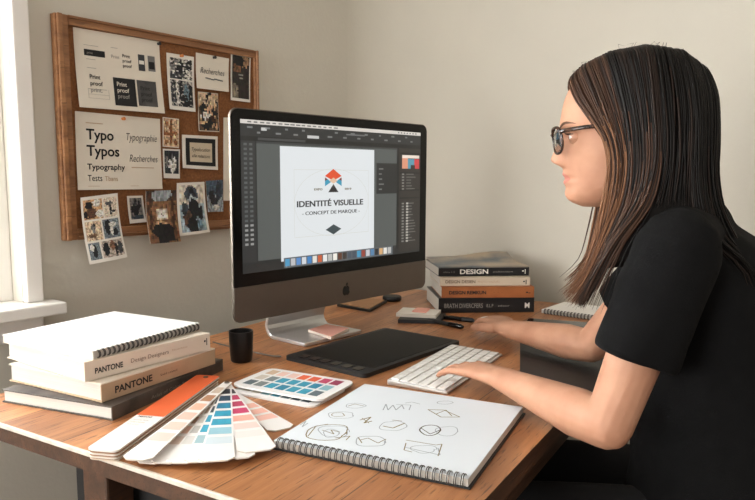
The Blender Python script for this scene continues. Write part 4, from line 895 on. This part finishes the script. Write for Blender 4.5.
ln([(406, 443), (404, 450), (412, 452)], PEN1); ln([(404, 447), (440, 455), (438, 448)], PEN2); ln([(406, 440), (436, 445), (442, 444), (438, 456)], PEN1); loop(424, 449, 12, 4, PEN2, 0.001, 0.3, sd=12)
loop(445, 402.5, 8, 1.6, PEN2, 0.001, sd=13); ln([(405, 403), (412, 402), (420, 404)], PEN2)
m.build('pencil_sketch', sk)

# ------------------------------------------------------------------ the woman
HD = 1.12
hp = Vector((0, 0, CAMZ)) + ray(640, 137) * (HD / ray(640, 137).y)
vang = math.atan2(hp.x, hp.y); fa = vang - R(5)
FX = Vector((-math.cos(fa), math.sin(fa), 0)); FY = Vector((0, 0, 1)).cross(FX)     # face forward, her left
HM = Matrix(((FX.x, FY.x, 0, hp.x), (FX.y, FY.y, 0, hp.y), (0, 0, 1, hp.z), (0, 0, 0, 1)))
K_ = HD / math.cos(vang) / FPX * 0.97
def interp(tab, z):
    if z <= tab[0][0]: return tab[0][1]
    for (a, x), (b, y) in zip(tab, tab[1:]):
        if z <= b: t = (z - a) / (b - a); return x + (y - x) * t
    return tab[-1][1]
def smooth_i(tab, z):
    return (interp(tab, z - 0.003) + interp(tab, z) * 2 + interp(tab, z + 0.003)) / 4
MID = [(-0.112, 0.080), (-0.109, 0.094), (-0.103, 0.105), (-0.095, 0.1115), (-0.088, 0.1125), (-0.081, 0.1105), (-0.0765, 0.1130), (-0.072, 0.1160), (-0.0685, 0.1150), (-0.066, 0.1095), (-0.0635, 0.1150), (-0.059, 0.1180), (-0.054, 0.1160), (-0.048, 0.1170), (-0.045, 0.123), (-0.042, 0.131), (-0.037, 0.1370), (-0.031, 0.1355), (-0.022, 0.1315), (-0.012, 0.1270), (-0.002, 0.1215), (0.005, 0.1195), (0.012, 0.1225), (0.018, 0.1245), (0.03, 0.1235), (0.045, 0.1215), (0.06, 0.1185), (0.075, 0.113), (0.09, 0.102), (0.10, 0.089), (0.11, 0.066), (0.119, 0.036), (0.124, 0.0)]
BASE = [(-0.112, 0.080), (-0.103, 0.103), (-0.09, 0.1095), (-0.08, 0.1085), (-0.066, 0.1105), (-0.05, 0.1125), (-0.03, 0.114), (-0.01, 0.1155), (0.005, 0.117), (0.018, 0.122), (0.03, 0.1225), (0.045, 0.1215), (0.06, 0.1185), (0.075, 0.113), (0.09, 0.102), (0.10, 0.089), (0.11, 0.066), (0.119, 0.036), (0.124, 0.0)]
BACK = [(-0.112, 0.050), (-0.104, 0.022), (-0.09, -0.005), (-0.07, -0.035), (-0.05, -0.055), (-0.02, -0.072), (0.02, -0.084), (0.05, -0.085), (0.08, -0.074), (0.1, -0.056), (0.115, -0.030), (0.122, -0.01)]
SIDE = [(-0.112, 0.012), (-0.106, 0.028), (-0.095, 0.042), (-0.08, 0.051), (-0.06, 0.058), (-0.03, 0.066), (0.0, 0.070), (0.03, 0.073), (0.05, 0.073), (0.075, 0.066), (0.095, 0.052), (0.11, 0.034), (0.118, 0.018), (0.122, 0.006)]
WIDF = [(-0.112, 0.03), (-0.09, 0.022), (-0.08, 0.02), (-0.0725, 0.026), (-0.066, 0.028), (-0.058, 0.022), (-0.05, 0.012), (-0.044, 0.0150), (-0.037, 0.0135), (-0.03, 0.0105), (-0.015, 0.0085), (0.0, 0.008), (0.012, 0.02), (0.03, 0.05)]
def head_pt(z, ph):
    xb = smooth_i(BACK, z); xf = smooth_i(BASE, z); mid = smooth_i(MID, z); w_ = smooth_i(SIDE, z)
    xc = xb + (xf - xb) * 0.42; co, si = math.cos(ph), math.sin(ph)
    if co > 0: x = xc + (xf - xc) * abs(co) ** (0.72 + 0.10 * max(0, min(1, (-0.03 - z) / 0.03))); y = w_ * math.copysign(abs(si) ** 0.92, si)
    else: x = xc + (xc - xb) * co; y = w_ * si
    if co > 0:
        x += (mid - xf) * math.exp(-(y / smooth_i(WIDF, z)) ** 2)
        for s_ in (1, -1):
            d2 = ((y - s_ * 0.031) / 0.017) ** 2 + ((z - 0.0) / 0.012) ** 2; x -= 0.009 * math.exp(-d2)       # eye socket
            d2 = ((y - s_ * 0.040) / 0.02) ** 2 + ((z + 0.032) / 0.018) ** 2; x += 0.004 * math.exp(-d2)        # cheek
            d2 = ((y - s_ * 0.012) / 0.005) ** 2 + ((z + 0.0415) / 0.005) ** 2; x += 0.007 * math.exp(-d2)      # nostril wing
            d2 = ((y - s_ * 0.026) / 0.012) ** 2 + ((z + 0.066) / 0.006) ** 2; x -= 0.0015 * math.exp(-d2)
    return Vector((x, y, z))
SKIN = bpy.data.materials.new('skin'); SKIN.use_nodes = True; _b = SKIN.node_tree.nodes['Principled BSDF']
_b.inputs['Base Color'].default_value = srgb((200, 150, 122)); _b.inputs['Roughness'].default_value = 0.62
_b.inputs['Subsurface Weight'].default_value = 0.05; _b.inputs['Subsurface Radius'].default_value = (0.01, 0.004, 0.002); _b.inputs['Subsurface Scale'].default_value = 0.5
_n = SKIN.node_tree.nodes; _tc = _n.new('ShaderNodeTexCoord'); _nz = _n.new('ShaderNodeTexNoise'); _nz.inputs['Scale'].default_value = 22; _nz.inputs['Detail'].default_value = 5
_rp = _n.new('ShaderNodeValToRGB'); _rp.color_ramp.elements[0].position = 0.3; _rp.color_ramp.elements[1].position = 0.7; _rp.color_ramp.elements[0].color = srgb((174, 124, 97)); _rp.color_ramp.elements[1].color = srgb((190, 142, 114))
SKIN.node_tree.links.new(_tc.outputs['Object'], _nz.inputs[0]); SKIN.node_tree.links.new(_nz.outputs[0], _rp.inputs[0]); SKIN.node_tree.links.new(_rp.outputs[0], _b.inputs['Base Color'])
LIP = mat('lip', (172, 106, 90), 0.5); 
PELV = Vector((0.625, 1.09, 0.578))
woman = thing('person', Matrix.Translation((PELV.x, PELV.y, 0)), 'woman in glasses and black t-shirt, long brown hair, seated in profile facing the computer', 'person')
pI = Matrix.Translation((-PELV.x, -PELV.y, 0))
# --- skeleton points (world)
SA = Vector((0.43, 0.90, 0)).normalized(); FW = Vector((-SA.y, SA.x, 0))    # shoulder axis (left -> right shoulder), forward
NB_ = Vector((0.555, 1.135, 1.055))
SL = Vector((0.458, 0.975, 1.050)); SR = Vector((0.625, 1.290, 1.040))
EL = Vector((0.366, 0.955, 0.795)); WL = Vector((0.262, 1.185, 0.797))
ER = Vector((0.495, 1.405, 0.80)); WR = Vector((0.36, 1.60, 0.795))
def body_mesh(parts, voxel, name, mt, smooth_it=6, head=None):
    """swept limbs merged to ONE continuous surface"""
    mb = MB(); mb.M = pI
    for pts, rad, up in parts: mb.tube(pts, rad, mt, 18, up=up)
    me = bpy.data.meshes.new(name); me.from_pydata(mb.v, [], mb.f); o = bpy.data.objects.new(name, me); COL.objects.link(o)
    r = o.modifiers.new('r', 'REMESH'); r.mode = 'VOXEL'; r.voxel_size = voxel
    if smooth_it:
        s = o.modifiers.new('s', 'SMOOTH'); s.factor = 0.5; s.iterations = smooth_it
    bpy.context.view_layer.update(); dg = bpy.context.evaluated_depsgraph_get()
    me2 = bpy.data.meshes.new_from_object(o.evaluated_get(dg)); bpy.data.objects.remove(o); bpy.data.meshes.remove(me)
    return me2
def ends(P, Rr):
    """rounded ends for a swept limb"""
    P = [Vector(p) for p in P]; Rr = [r if isinstance(r, tuple) else (r, r) for r in Rr]
    a = (P[0] - P[1]).normalized(); b = (P[-1] - P[-2]).normalized()
    m0, m1 = min(Rr[0]), min(Rr[-1])
    P2 = [P[0] + a * m0 * 0.95, P[0] + a * m0 * 0.6] + P + [P[-1] + b * m1 * 0.6, P[-1] + b * m1 * 0.95]
    sc = lambda r, k: (r[0] * k, r[1] * k)
    R2 = [sc(Rr[0], 0.3), sc(Rr[0], 0.8)] + Rr + [sc(Rr[-1], 0.8), sc(Rr[-1], 0.3)]
    return P2, R2
parts = []
def limb(P, Rr, up=None):
    a, b = ends(P, Rr); parts.append((a, b, up))
# torso: radii = (half width across, half depth)
TOR = [(PELV, (0.155, 0.11)), (Vector((0.612, 1.10, 0.64)), (0.145, 0.105)), (Vector((0.602, 1.108, 0.75)), (0.125, 0.09)), (Vector((0.590, 1.118, 0.86)), (0.135, 0.10)), (Vector((0.58, 1.126, 0.96)), (0.15, 0.105)), (Vector((0.562, 1.132, 1.02)), (0.15, 0.085)), (Vector((0.556, 1.135, 1.06)), (0.09, 0.06))]
limb([p for p, r in TOR], [r for p, r in TOR], up=FW)
limb([SL + Vector((0.02, 0.035, 0)), NB_ + Vector((0, 0, 0.0)), SR - Vector((0.02, 0.035, 0))], [0.045, 0.058, 0.045])
NK1 = HM @ Vector((0.0, 0, -0.075))
limb([NB_ + Vector((0.01, 0, -0.04)), NB_.lerp(NK1, 0.45), NK1, HM @ Vector((0.0, 0, -0.02))], [(0.062, 0.06), (0.050, 0.050), (0.047, 0.047), (0.045, 0.045)], up=FW)
def arm(S_, E_, W_):
    limb([S_, S_.lerp(E_, 0.35), S_.lerp(E_, 0.75), E_], [0.046, 0.042, 0.037, 0.034])
    limb([E_, E_.lerp(W_, 0.25), E_.lerp(W_, 0.6), W_], [0.034, 0.038, 0.030, (0.026, 0.020)], up=(0, 0, 1))
arm(SL, EL, WL); arm(SR, ER, WR)
HL = HR = None
def hand(W_, fwd, side, curl, spread=0.0, drop=0.0):
    """W_ wrist; fwd unit; side = direction from little finger to the thumb; palm faces down"""
    fwd = fwd.normalized(); up = Vector((0, 0, 1)); up = (up - fwd * up.dot(fwd)).normalized(); side = (side - fwd * side.dot(fwd) - up * side.dot(up)).normalized()
    K = W_ + fwd * 0.088 + Vector((0, 0, drop))
    limb([W_ - fwd * 0.01, W_ + fwd * 0.03, W_ + fwd * 0.065, K], [(0.026, 0.019), (0.032, 0.0155), (0.038, 0.014), (0.038, 0.012)], up=up)
    for k, (off, ln_, r0) in enumerate(((0.0300, 0.068, 0.0080), (0.0100, 0.076, 0.0082), (-0.0100, 0.071, 0.0080), (-0.0290, 0.056, 0.0070))):
        base = K + side * off - fwd * 0.008 - fwd * abs(off) * 0.12; dirn = (fwd + side * off * (7 + spread * 30)).normalized()
        P = [base - dirn * 0.02]; ang_ = curl[0]; cur = base; P.append(cur)
        for s_, fr_ in enumerate((0.45, 0.31, 0.24)):
            d = dirn * math.cos(R(ang_)) - up * math.sin(R(ang_)); cur = cur + d * ln_ * fr_; P.append(cur); ang_ += curl[s_ + 1] if s_ < 2 else 0
        limb(P, [r0, r0, r0 * 0.98, r0 * 0.88, r0 * 0.72])
    tb = W_ + fwd * 0.022 + side * 0.022 - up * 0.004; td = (fwd * 0.75 + side * 0.62 - up * 0.12).normalized(); t2 = (fwd * 0.95 + side * 0.22 - up * 0.22).normalized()
    limb([tb, tb + td * 0.036, tb + td * 0.036 + t2 * 0.03, tb + td * 0.036 + t2 * 0.054], [0.0135, 0.0118, 0.0104, 0.0082])
fl = (WL - EL); fl.z = 0; fl = (fl.normalized() + Vector((-0.12, 0, 0))).normalized(); sideL = fl.cross(Vector((0, 0, 1)))
hand(WL, fl, sideL, (2, 22, 14), 0.1, -0.004)
frd = (T @ Vector((MOUSE.x, MOUSE.y, 0)) - WR); frd.z = 0; frd = frd.normalized(); sideR = -frd.cross(Vector((0, 0, 1)))
hand(WR, frd, sideR, (10, 20, 12), 0.1, 0.002)
# legs (skin under the jeans)
def leg(side):
    hip = PELV + SA * side * 0.085 + Vector((0, 0, -0.005)); kn = hip + FW * 0.40 + SA * side * 0.03 + Vector((0, 0, -0.015)); an = kn + FW * 0.05 + Vector((0, 0, -kn.z + 0.09)); return hip, kn, an
for s_ in (-1, 1):
    h_, k_, a_ = leg(s_)
    limb([h_, h_.lerp(k_, 0.5), k_], [0.08, 0.068, 0.052]); limb([k_, k_.lerp(a_, 0.35), a_], [0.052, 0.048, 0.034])
    limb([a_ + Vector((0, 0, -0.04)) - FW * 0.03, a_ + FW * 0.06 + Vector((0, 0, -0.05)), a_ + FW * 0.16 + Vector((0, 0, -0.06))], [(0.03, 0.03), (0.038, 0.028), (0.036, 0.016)], up=(0, 0, 1))
me = body_mesh(parts, 0.0030, 'body', SKIN, 4)
# add the head's own surface to the same mesh
vsb = [tuple(v.co) for v in me.vertices]; fsb = [tuple(p_.vertices) for p_ in me.polygons]; nb = len(fsb)
NZ, NP = 120, 128; zs = [-0.112 + 0.234 * k / (NZ - 1) for k in range(NZ)]; k0 = len(vsb)
lipf = []
for z in zs:
    for i in range(NP):
        h_ = 2 * math.pi * i / NP; h_ = h_ - 0.42 * math.sin(h_) ; vsb.append(tuple(pI @ (HM @ head_pt(z, h_))))
for j in range(NZ - 1):
    for i in range(NP):
        f_ = (k0 + j * NP + i, k0 + j * NP + (i + 1) % NP, k0 + (j + 1) * NP + (i + 1) % NP, k0 + (j + 1) * NP + i); 
        z = (zs[j] + zs[j + 1]) / 2; h_ = 2 * math.pi * (i + 0.5) / NP; h_ = h_ - 0.42 * math.sin(h_); yy = head_pt(z, h_).y
        lw = 0.024 * math.sqrt(max(0, 1 - ((z + 0.066) / 0.0098) ** 2)) if abs(z + 0.066) < 0.0098 else 0
        if math.cos(h_) > 0 and abs(yy) < lw: lipf.append(len(fsb))
        fsb.append(f_)
fsb.append(tuple(range(k0, k0 + NP))[::-1]); fsb.append(tuple(range(k0 + (NZ - 1) * NP, k0 + NZ * NP)))
bm_ = bpy.data.meshes.new('body'); bm_.from_pydata(vsb, [], fsb); bm_.materials.append(SKIN); bm_.materials.append(LIP)
mi = [0] * len(fsb)
for f_ in lipf: mi[f_] = 1
bm_.polygons.foreach_set('material_index', mi); bm_.polygons.foreach_set('use_smooth', [True] * len(fsb)); bm_.update()
ob = bpy.data.objects.new('body', bm_); COL.objects.link(ob); ob.parent = woman; bpy.data.meshes.remove(me)
PH = pI @ HM
# eyes, lids, lashes, brows, ear
EW = mat('eye_white', (226, 220, 212), 0.15); IR = mat('brown_iris', (70, 44, 28), 0.1)
def ball(mb, c, r, mt, n=18, phi0=-90, phi1=90, sq=(1, 1, 1)):
    vs, fs = [], []; c = Vector(c)
    for j in range(n // 2 + 1):
        e = R(phi0 + (phi1 - phi0) * j / (n // 2))
        for i in range(n): h_ = 2 * math.pi * i / n; vs.append(c + Vector((r * sq[0] * math.cos(e) * math.cos(h_), r * sq[1] * math.cos(e) * math.sin(h_), r * sq[2] * math.sin(e))))
    for j in range(n // 2):
        for i in range(n): fs.append((j * n + i, j * n + (i + 1) % n, (j + 1) * n + (i + 1) % n, (j + 1) * n + i))
    mb.add(vs, fs, mt)
for s_ in (1, -1):
    m = MB(); m.M = PH; c = Vector((0.0970, s_ * 0.031, 0.0)); ball(m, c, 0.0118, EW, 24)
    ball(m, c + Vector((0.0060, 0, -0.001)), 0.0062, IR, 16); m.build('eye', woman, smooth=True)
    m = MB(); m.M = PH; vs_, fs_ = [], []
    for j in range(33):
        e_ = R(-90 + 180 * j / 32)
        for i in range(64): h_ = 2 * math.pi * i / 64; vs_.append(c + Vector((math.cos(e_) * math.cos(h_), math.cos(e_) * math.sin(h_), math.sin(e_))) * 0.0128)
    for j in range(32):
        for i in range(64):
            ed = -90 + 180 * (j + 0.5) / 32; hd = (360 * (i + 0.5) / 64 + 180) % 360 - 180
            lim = 24 * math.cos(R(min(90, abs(hd) * 90 / 58)))
            if -lim * 1.1 < ed < lim * 0.8: continue
            fs_.append((j * 64 + i, j * 64 + (i + 1) % 64, (j + 1) * 64 + (i + 1) % 64, (j + 1) * 64 + i))
    m.add(vs_, fs_, SKIN); m.build('eyelid', woman, smooth=True)
    m = MB(); m.M = PH
    for k in range(15):
        h_ = R(-55 + 110 * k / 14); b0 = c + Vector((0.0127 * math.cos(h_), 0.0127 * math.sin(h_), 0.0040)); d = Vector((math.cos(h_), math.sin(h_), 0))
        m.tube([b0, b0 + d * 0.004 + Vector((0, 0, 0.0005)), b0 + d * 0.007 + Vector((0, 0, 0.003))], [0.0005, 0.0004, 0.0001], INK, 4, cap=False)
    m.tube([c + Vector((0.0130 * math.cos(R(a)), 0.0130 * math.sin(R(a)), 0.0042)) for a in range(-65, 66, 10)], 0.0007, INK, 5); m.build('eyelashes', woman)
    m = MB(); m.M = PH; BROW = mat('brow_hair', (92, 62, 44), 0.8); P = []
    for k in range(9):
        y = s_ * (0.014 + 0.036 * k / 8); z = 0.0175 + 0.005 * math.sin(math.pi * k / 9.5)
        lo, hi = 0.0, math.pi / 2
        for _ in range(24):
            md = (lo + hi) / 2
            if abs(head_pt(z, md).y) < abs(y): lo = md
            else: hi = md
        P.append(Vector((head_pt(z, lo).x + 0.0004, y, z)))
    m.tube(P, [(0.0012, 0.0022)] * 6 + [(0.001, 0.0016), (0.0008, 0.001), (0.0004, 0.0004)], BROW, 6, up=(0, 0, 1)); m.build('eyebrow', woman)
    m = MB(); m.M = PH
    ear = [Vector((0.005 + 0.016 * math.cos(R(a)), s_ * (0.074 + 0.006 * (1 - math.sin(R(a)) * 0.3)), -0.012 + 0.028 * math.sin(R(a)))) for a in range(-100, 260, 20)]
    m.tube(ear, 0.0035, SKIN, 8); ball(m, (0.005, s_ * 0.072, -0.012), 0.014, SKIN, 16, sq=(0.9, 0.35, 1.7)); m.build('ear', woman, smooth=True)
# t-shirt
TEE = mat('black_cotton', (11, 11, 12), 0.95, var=0.25, scale=50, bump=0.3, bscale=500, spec=0.2)
parts = []
g_ = 0.012
T2 = [(Vector((0.62, 1.09, 0.54)), (0.190, 0.15)), (Vector((0.61, 1.095, 0.64)), (0.180, 0.145)), (Vector((0.60, 1.105, 0.75)), (0.165, 0.130)), (Vector((0.592, 1.118, 0.86)), (0.160, 0.125)), (Vector((0.582, 1.126, 0.96)), (0.165, 0.12)), (Vector((0.564, 1.132, 1.02)), (0.162, 0.098)), (Vector((0.556, 1.137, 1.055)), (0.10, 0.07))]
limb([p for p, r in T2], [r for p, r in T2], up=FW)
limb([SL + Vector((0.015, 0.025, 0.004)), NB_ + Vector((0.006, 0, -0.004)), SR - Vector((0.015, 0.025, -0.004))], [0.055, 0.066, 0.055])
for S_, E_ in ((SL, EL), (SR, ER)):
    e = S_.lerp(E_, 0.62); a = ends([S_ + Vector((0, 0, 0.0)), S_.lerp(E_, 0.3)], [0.060, 0.060])
    parts.append(([*a[0][:-2], e, e + (E_ - S_).normalized() * 0.003], [*a[1][:-2], (0.060, 0.060), (0.056, 0.056)], None))
me = body_mesh(parts, 0.0065, 'tee', TEE, 6)
for v in me.vertices:
    k = nz(v.co.x * 14, v.co.y * 14 + v.co.z * 6, 2) * 0.006 + nz(v.co.x * 5, v.co.z * 26, 5) * 0.004
    v.co += v.normal * k
me.materials.append(TEE); me.polygons.foreach_set('material_index', [0] * len(me.polygons)); me.polygons.foreach_set('use_smooth', [True] * len(me.polygons))
o = bpy.data.objects.new('t_shirt', me); COL.objects.link(o); o.parent = woman
# jeans
JEAN = mat('dark_denim', (14, 14, 17), 0.9, var=0.25, scale=90)
parts = []
limb([PELV + Vector((0, 0, 0.06)), PELV + Vector((0, 0, -0.01))], [(0.160, 0.118), (0.165, 0.10)], up=FW)
for s_ in (-1, 1):
    h_, k_, a_ = leg(s_); limb([h_, h_.lerp(k_, 0.5), k_], [0.09, 0.078, 0.062])
    parts.append(([k_ + Vector((0, 0, 0.02)), k_.lerp(a_, 0.35), a_ + Vector((0, 0, 0.0))], [0.058, 0.057, 0.048], None))
me = body_mesh(parts, 0.009, 'jeans', JEAN, 5); me.materials.append(JEAN); me.polygons.foreach_set('material_index', [0] * len(me.polygons)); me.polygons.foreach_set('use_smooth', [True] * len(me.polygons))
o = bpy.data.objects.new('jeans', me); COL.objects.link(o); o.parent = woman
for s_ in (-1, 1):
    h_, k_, a_ = leg(s_); parts = []
    limb([a_ + Vector((0, 0, -0.035)) - FW * 0.03, a_ + FW * 0.07 + Vector((0, 0, -0.046)), a_ + FW * 0.17 + Vector((0, 0, -0.056))], [(0.036, 0.042), (0.044, 0.036), (0.042, 0.024)], up=(0, 0, 1))
    me = body_mesh(parts, 0.006, 'shoe', BLK, 3)
    for v in me.vertices: v.co.z = max(v.co.z, 0.002)
    me.materials.append(BLK); me.polygons.foreach_set('use_smooth', [True] * len(me.polygons)); me.polygons.foreach_set('material_index', [0] * len(me.polygons))
    o = bpy.data.objects.new('shoe', me); COL.objects.link(o); o.parent = woman
# glasses
TORT = mat('tortoiseshell', (70, 42, 26), 0.2, c2=(14, 10, 9), scale=120)
gl_ = bpy.data.objects.new('glasses', None); COL.objects.link(gl_); gl_.parent = woman
LENS = mat('clear_lens', (255, 255, 255), 0.0, trans=1.0)
def lens_pt(s_, a, k=1.0):
    co, si = math.cos(a), math.sin(a)
    y = s_ * (0.0345 + 0.0255 * k * math.copysign(abs(co) ** 0.8, co) ); z = -0.006 + 0.0205 * k * math.copysign(abs(si) ** 0.85, si) + (0.004 * max(0, co) * max(0, si) * k)
    x = 0.134 + 0.16 * z - (abs(y) / 0.062) ** 2 * 0.016 + 0.0
    return Vector((x, y, z))
for s_ in (1, -1):
    m = MB(); m.M = PH; m.tube([lens_pt(s_, 2 * math.pi * k / 36) for k in range(37)], [(0.0021, 0.0018 + 0.0010 * max(0, math.sin(2 * math.pi * k / 36))) for k in range(37)], TORT, 8, cap=False); m.build('rim', gl_, smooth=True)
    m = MB(); m.M = PH; vs_ = [lens_pt(s_, 2 * math.pi * k / 36, 0.97) for k in range(36)]; m.add(vs_ + [v + Vector((-0.0012, 0, 0)) for v in vs_], [tuple(range(36)), tuple(range(36, 72))[::-1]] + [(i, 36 + i, 36 + (i + 1) % 36, (i + 1) % 36) for i in range(36)], LENS); m.build('lens', gl_)
    e = lens_pt(s_, R(28)); m = MB(); m.M = PH
    m.tube([e + Vector((0.001, s_ * 0.002, 0)), e + Vector((-0.006, s_ * 0.008, 0.002)), Vector((0.085, s_ * 0.0745, 0.0125)), Vector((0.045, s_ * 0.077, 0.0150)), Vector((0.0, s_ * 0.077, 0.016)), Vector((-0.012, s_ * 0.077, 0.002)), Vector((-0.02, s_ * 0.0745, -0.02))], [(0.0016, 0.0032)] * 5 + [(0.0016, 0.0026), (0.0014, 0.002)], TORT, 8, up=(0, 0, 1)); m.build('temple', gl_, smooth=True)
m = MB(); m.M = PH; m.tube([lens_pt(1, R(168)) + Vector((0, 0, 0.002)), Vector((0.1365, 0, 0.005)), lens_pt(-1, R(168)) + Vector((0, 0, 0.002))], 0.0018, TORT, 8); m.build('bridge', gl_, smooth=True)
# hair
HC = [mat('hair_dark_brown', (34, 23, 17), 0.5, spec=0.22), mat('hair_brown', (66, 43, 29), 0.5, spec=0.25), mat('hair_light_brown', (120, 82, 55), 0.5, spec=0.25), mat('hair_shaded_brown', (13, 10, 8), 0.5, spec=0.2)]
HK = [(0.0, [(0.108, 0.002, 0.098), (0.110, 0.028, 0.083), (0.098, 0.052, 0.053), (0.078, 0.071, 0.026), (0.055, 0.080, -0.008), (0.046, 0.082, -0.048), (0.051, 0.083, -0.098), (0.061, 0.083, -0.165), (0.074, 0.081, -0.213), (0.106, 0.076, -0.247)]),
      (0.12, [(0.090, 0.002, 0.117), (0.091, 0.036, 0.104), (0.078, 0.063, 0.070), (0.060, 0.080, 0.028), (0.043, 0.085, -0.012), (0.036, 0.086, -0.055), (0.041, 0.086, -0.105), (0.054, 0.087, -0.165), (0.069, 0.085, -0.216), (0.094, 0.079, -0.255)]),
      (0.35, [(0.050, 0.002, 0.136), (0.048, 0.046, 0.122), (0.037, 0.074, 0.080), (0.026, 0.088, 0.032), (0.019, 0.092, -0.012), (0.016, 0.093, -0.055), (0.022, 0.094, -0.105), (0.044, 0.097, -0.162), (0.064, 0.094, -0.215), (0.086, 0.085, -0.260)]),
      (0.6, [(0.0, 0.002, 0.143), (-0.003, 0.050, 0.129), (-0.008, 0.077, 0.085), (-0.013, 0.090, 0.032), (-0.016, 0.095, -0.012), (-0.015, 0.098, -0.055), (-0.002, 0.106, -0.105), (0.034, 0.116, -0.160), (0.060, 0.112, -0.212), (0.078, 0.100, -0.258)]),
      (0.8, [(-0.048, 0.002, 0.133), (-0.054, 0.042, 0.120), (-0.064, 0.065, 0.080), (-0.070, 0.077, 0.032), (-0.071, 0.083, -0.012), (-0.072, 0.087, -0.055), (-0.077, 0.092, -0.105), (-0.092, 0.10, -0.15), (-0.145, 0.10, -0.20), (-0.165, 0.09, -0.27)]),
      (1.0, [(-0.076, 0.0, 0.112), (-0.089, 0.018, 0.097), (-0.102, 0.022, 0.065), (-0.106, 0.026, 0.03), (-0.107, 0.028, -0.015), (-0.107, 0.03, -0.06), (-0.117, 0.03, -0.11), (-0.14, 0.03, -0.16), (-0.168, 0.03, -0.21), (-0.185, 0.03, -0.29)])]
def hair_path(qv):
    for (a, A), (b, B) in zip(HK, HK[1:]):
        if qv <= b: t = (qv - a) / (b - a); return [Vector(x).lerp(Vector(y), t) for x, y in zip(A, B)]
    return [Vector(x) for x in HK[-1][1]]
hr = random.Random(11)
hair = MB(); hair.M = PH
SUB = 4; NQ = 40
for s_ in (1, -1):      # solid underlying mass: outer and inner skins
    rows_ = [[Vector((p_.x, p_.y * s_, p_.z)) for p_ in catmull(hair_path(k / NQ), SUB)] for k in range(NQ + 1)]
    nt_ = len(rows_[0]); vs_ = []; fs_ = []
    cut = nt_ - 5
    for k, rw in enumerate(rows_):
        for j, p_ in enumerate(rw[:cut]):
            inn = Vector((p_.x * 0.93 + (-0.0) , p_.y * 0.90, p_.z - (0.006 if j < 6 else 0))); vs_.append(Vector((p_.x * 0.985, p_.y * 0.97, p_.z - (0.003 if j < 6 else 0))))
    for k in range(NQ):
        for j in range(cut - 1):
            a = k * cut + j; f_ = (a, a + 1, a + cut + 1, a + cut); fs_.append(f_ if s_ > 0 else f_[::-1])
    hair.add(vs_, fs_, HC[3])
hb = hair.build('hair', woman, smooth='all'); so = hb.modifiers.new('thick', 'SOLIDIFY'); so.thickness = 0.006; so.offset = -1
st = MB(); st.M = PH
def strand(qv, s_, jit, r, mats, lift=0.0, tipk=1.0):
    P = hair_path(min(max(qv, 0), 1)); a = hr.random() * 6; L_ = []
    ox, oy, oz = hr.gauss(0, jit), hr.gauss(0, jit) * 0.6, hr.gauss(0, jit)
    if 0.62 < qv < 0.78: P = P[:7]
    for j, p_ in enumerate(P):
        k = j / (len(P) - 1); wv = 0.002 * math.sin(a + j * 1.1) * k
        L_.append(Vector((p_.x + ox * (0.25 + k) + wv, (p_.y * (1 + lift)) * s_ + oy * (0.3 + 0.5 * k), p_.z + oz * (0.15 + k * tipk) * (1 if j > 0 else 0.3))))
    C_ = catmull(L_, 3); n = len(C_)
    rad = [r * (0.6 + 0.4 * min(1, i / 3)) * (1 if i < n * 0.7 else max(0.12, 1 - (i - n * 0.7) / (n * 0.3))) for i in range(n)]
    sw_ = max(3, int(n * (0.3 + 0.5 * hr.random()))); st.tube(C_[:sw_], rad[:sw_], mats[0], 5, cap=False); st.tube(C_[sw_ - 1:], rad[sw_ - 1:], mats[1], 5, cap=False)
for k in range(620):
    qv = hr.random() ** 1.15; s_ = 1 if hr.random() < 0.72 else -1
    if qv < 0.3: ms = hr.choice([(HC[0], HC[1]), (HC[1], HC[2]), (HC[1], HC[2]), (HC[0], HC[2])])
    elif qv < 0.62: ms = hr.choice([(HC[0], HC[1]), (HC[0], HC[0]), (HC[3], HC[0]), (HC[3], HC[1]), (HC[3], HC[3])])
    else: ms = hr.choice([(HC[3], HC[3]), (HC[3], HC[3]), (HC[3], HC[0])])  # strands darken toward the back: shade put into the hair colour
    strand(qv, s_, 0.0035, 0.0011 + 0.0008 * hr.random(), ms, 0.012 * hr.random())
for k in range(60):   # loose ends around the front lock
    strand(hr.random() * 0.25, 1, 0.008, 0.0006, (HC[1], HC[2]), 0.01)
for k in range(12):   # stray hairs along the crown
    qv = hr.random() * 0.9; P = hair_path(qv)
    a = P[0] + Vector((0, 0, 0.001)); st.tube([a, a + Vector((0.004 - 0.01 * hr.random(), 0.006 * hr.random(), 0.004 + 0.003 * hr.random())), a + Vector((-0.012 + 0.02 * hr.random(), 0.014, 0.004 * hr.random()))], [0.0003, 0.00025, 0.0001], HC[1], 4, cap=False)
st.build('hair_strands', hb, smooth='all')
print('strands faces', len(st.f))

# ------------------------------------------------------------------ chair
CW = wood('chair_wood', (96, 62, 38), (70, 44, 28), (40, 26, 18))
ca = math.atan2(FW.y, FW.x)
chair = thing('chair', Matrix.Translation((PELV.x, PELV.y, 0)) @ Matrix.Rotation(ca, 4, 'Z'), 'dark wooden chair the woman sits on at the desk', 'chair')
m = MB(); m.prism(rrect(-0.2, -0.21, 0.22, 0.21, 0.04), 0.447, 0.469, CW); m.build('seat', chair, bevel=0.006)
for x, y in ((-0.17, -0.18), (-0.17, 0.18), (0.18, -0.18), (0.18, 0.18)):
    m = MB(); m.tube([(x * 1.12, y * 1.1, 0.001), (x, y, 0.4465)], [0.013, 0.018], CW, 14); m.build('leg', chair, smooth=True)
for y in (-0.16, 0.16):
    m = MB(); m.tube([(-0.185, y, 0.4695), (-0.23, y, 0.62), (-0.26, y, 0.78)], 0.012, CW, 12); m.build('back_post', chair, smooth=True)
m = MB(); m.box((-0.268, -0.2, 0.70), (-0.250, 0.2, 0.80), CW); m.build('backrest', chair, bevel=0.006)
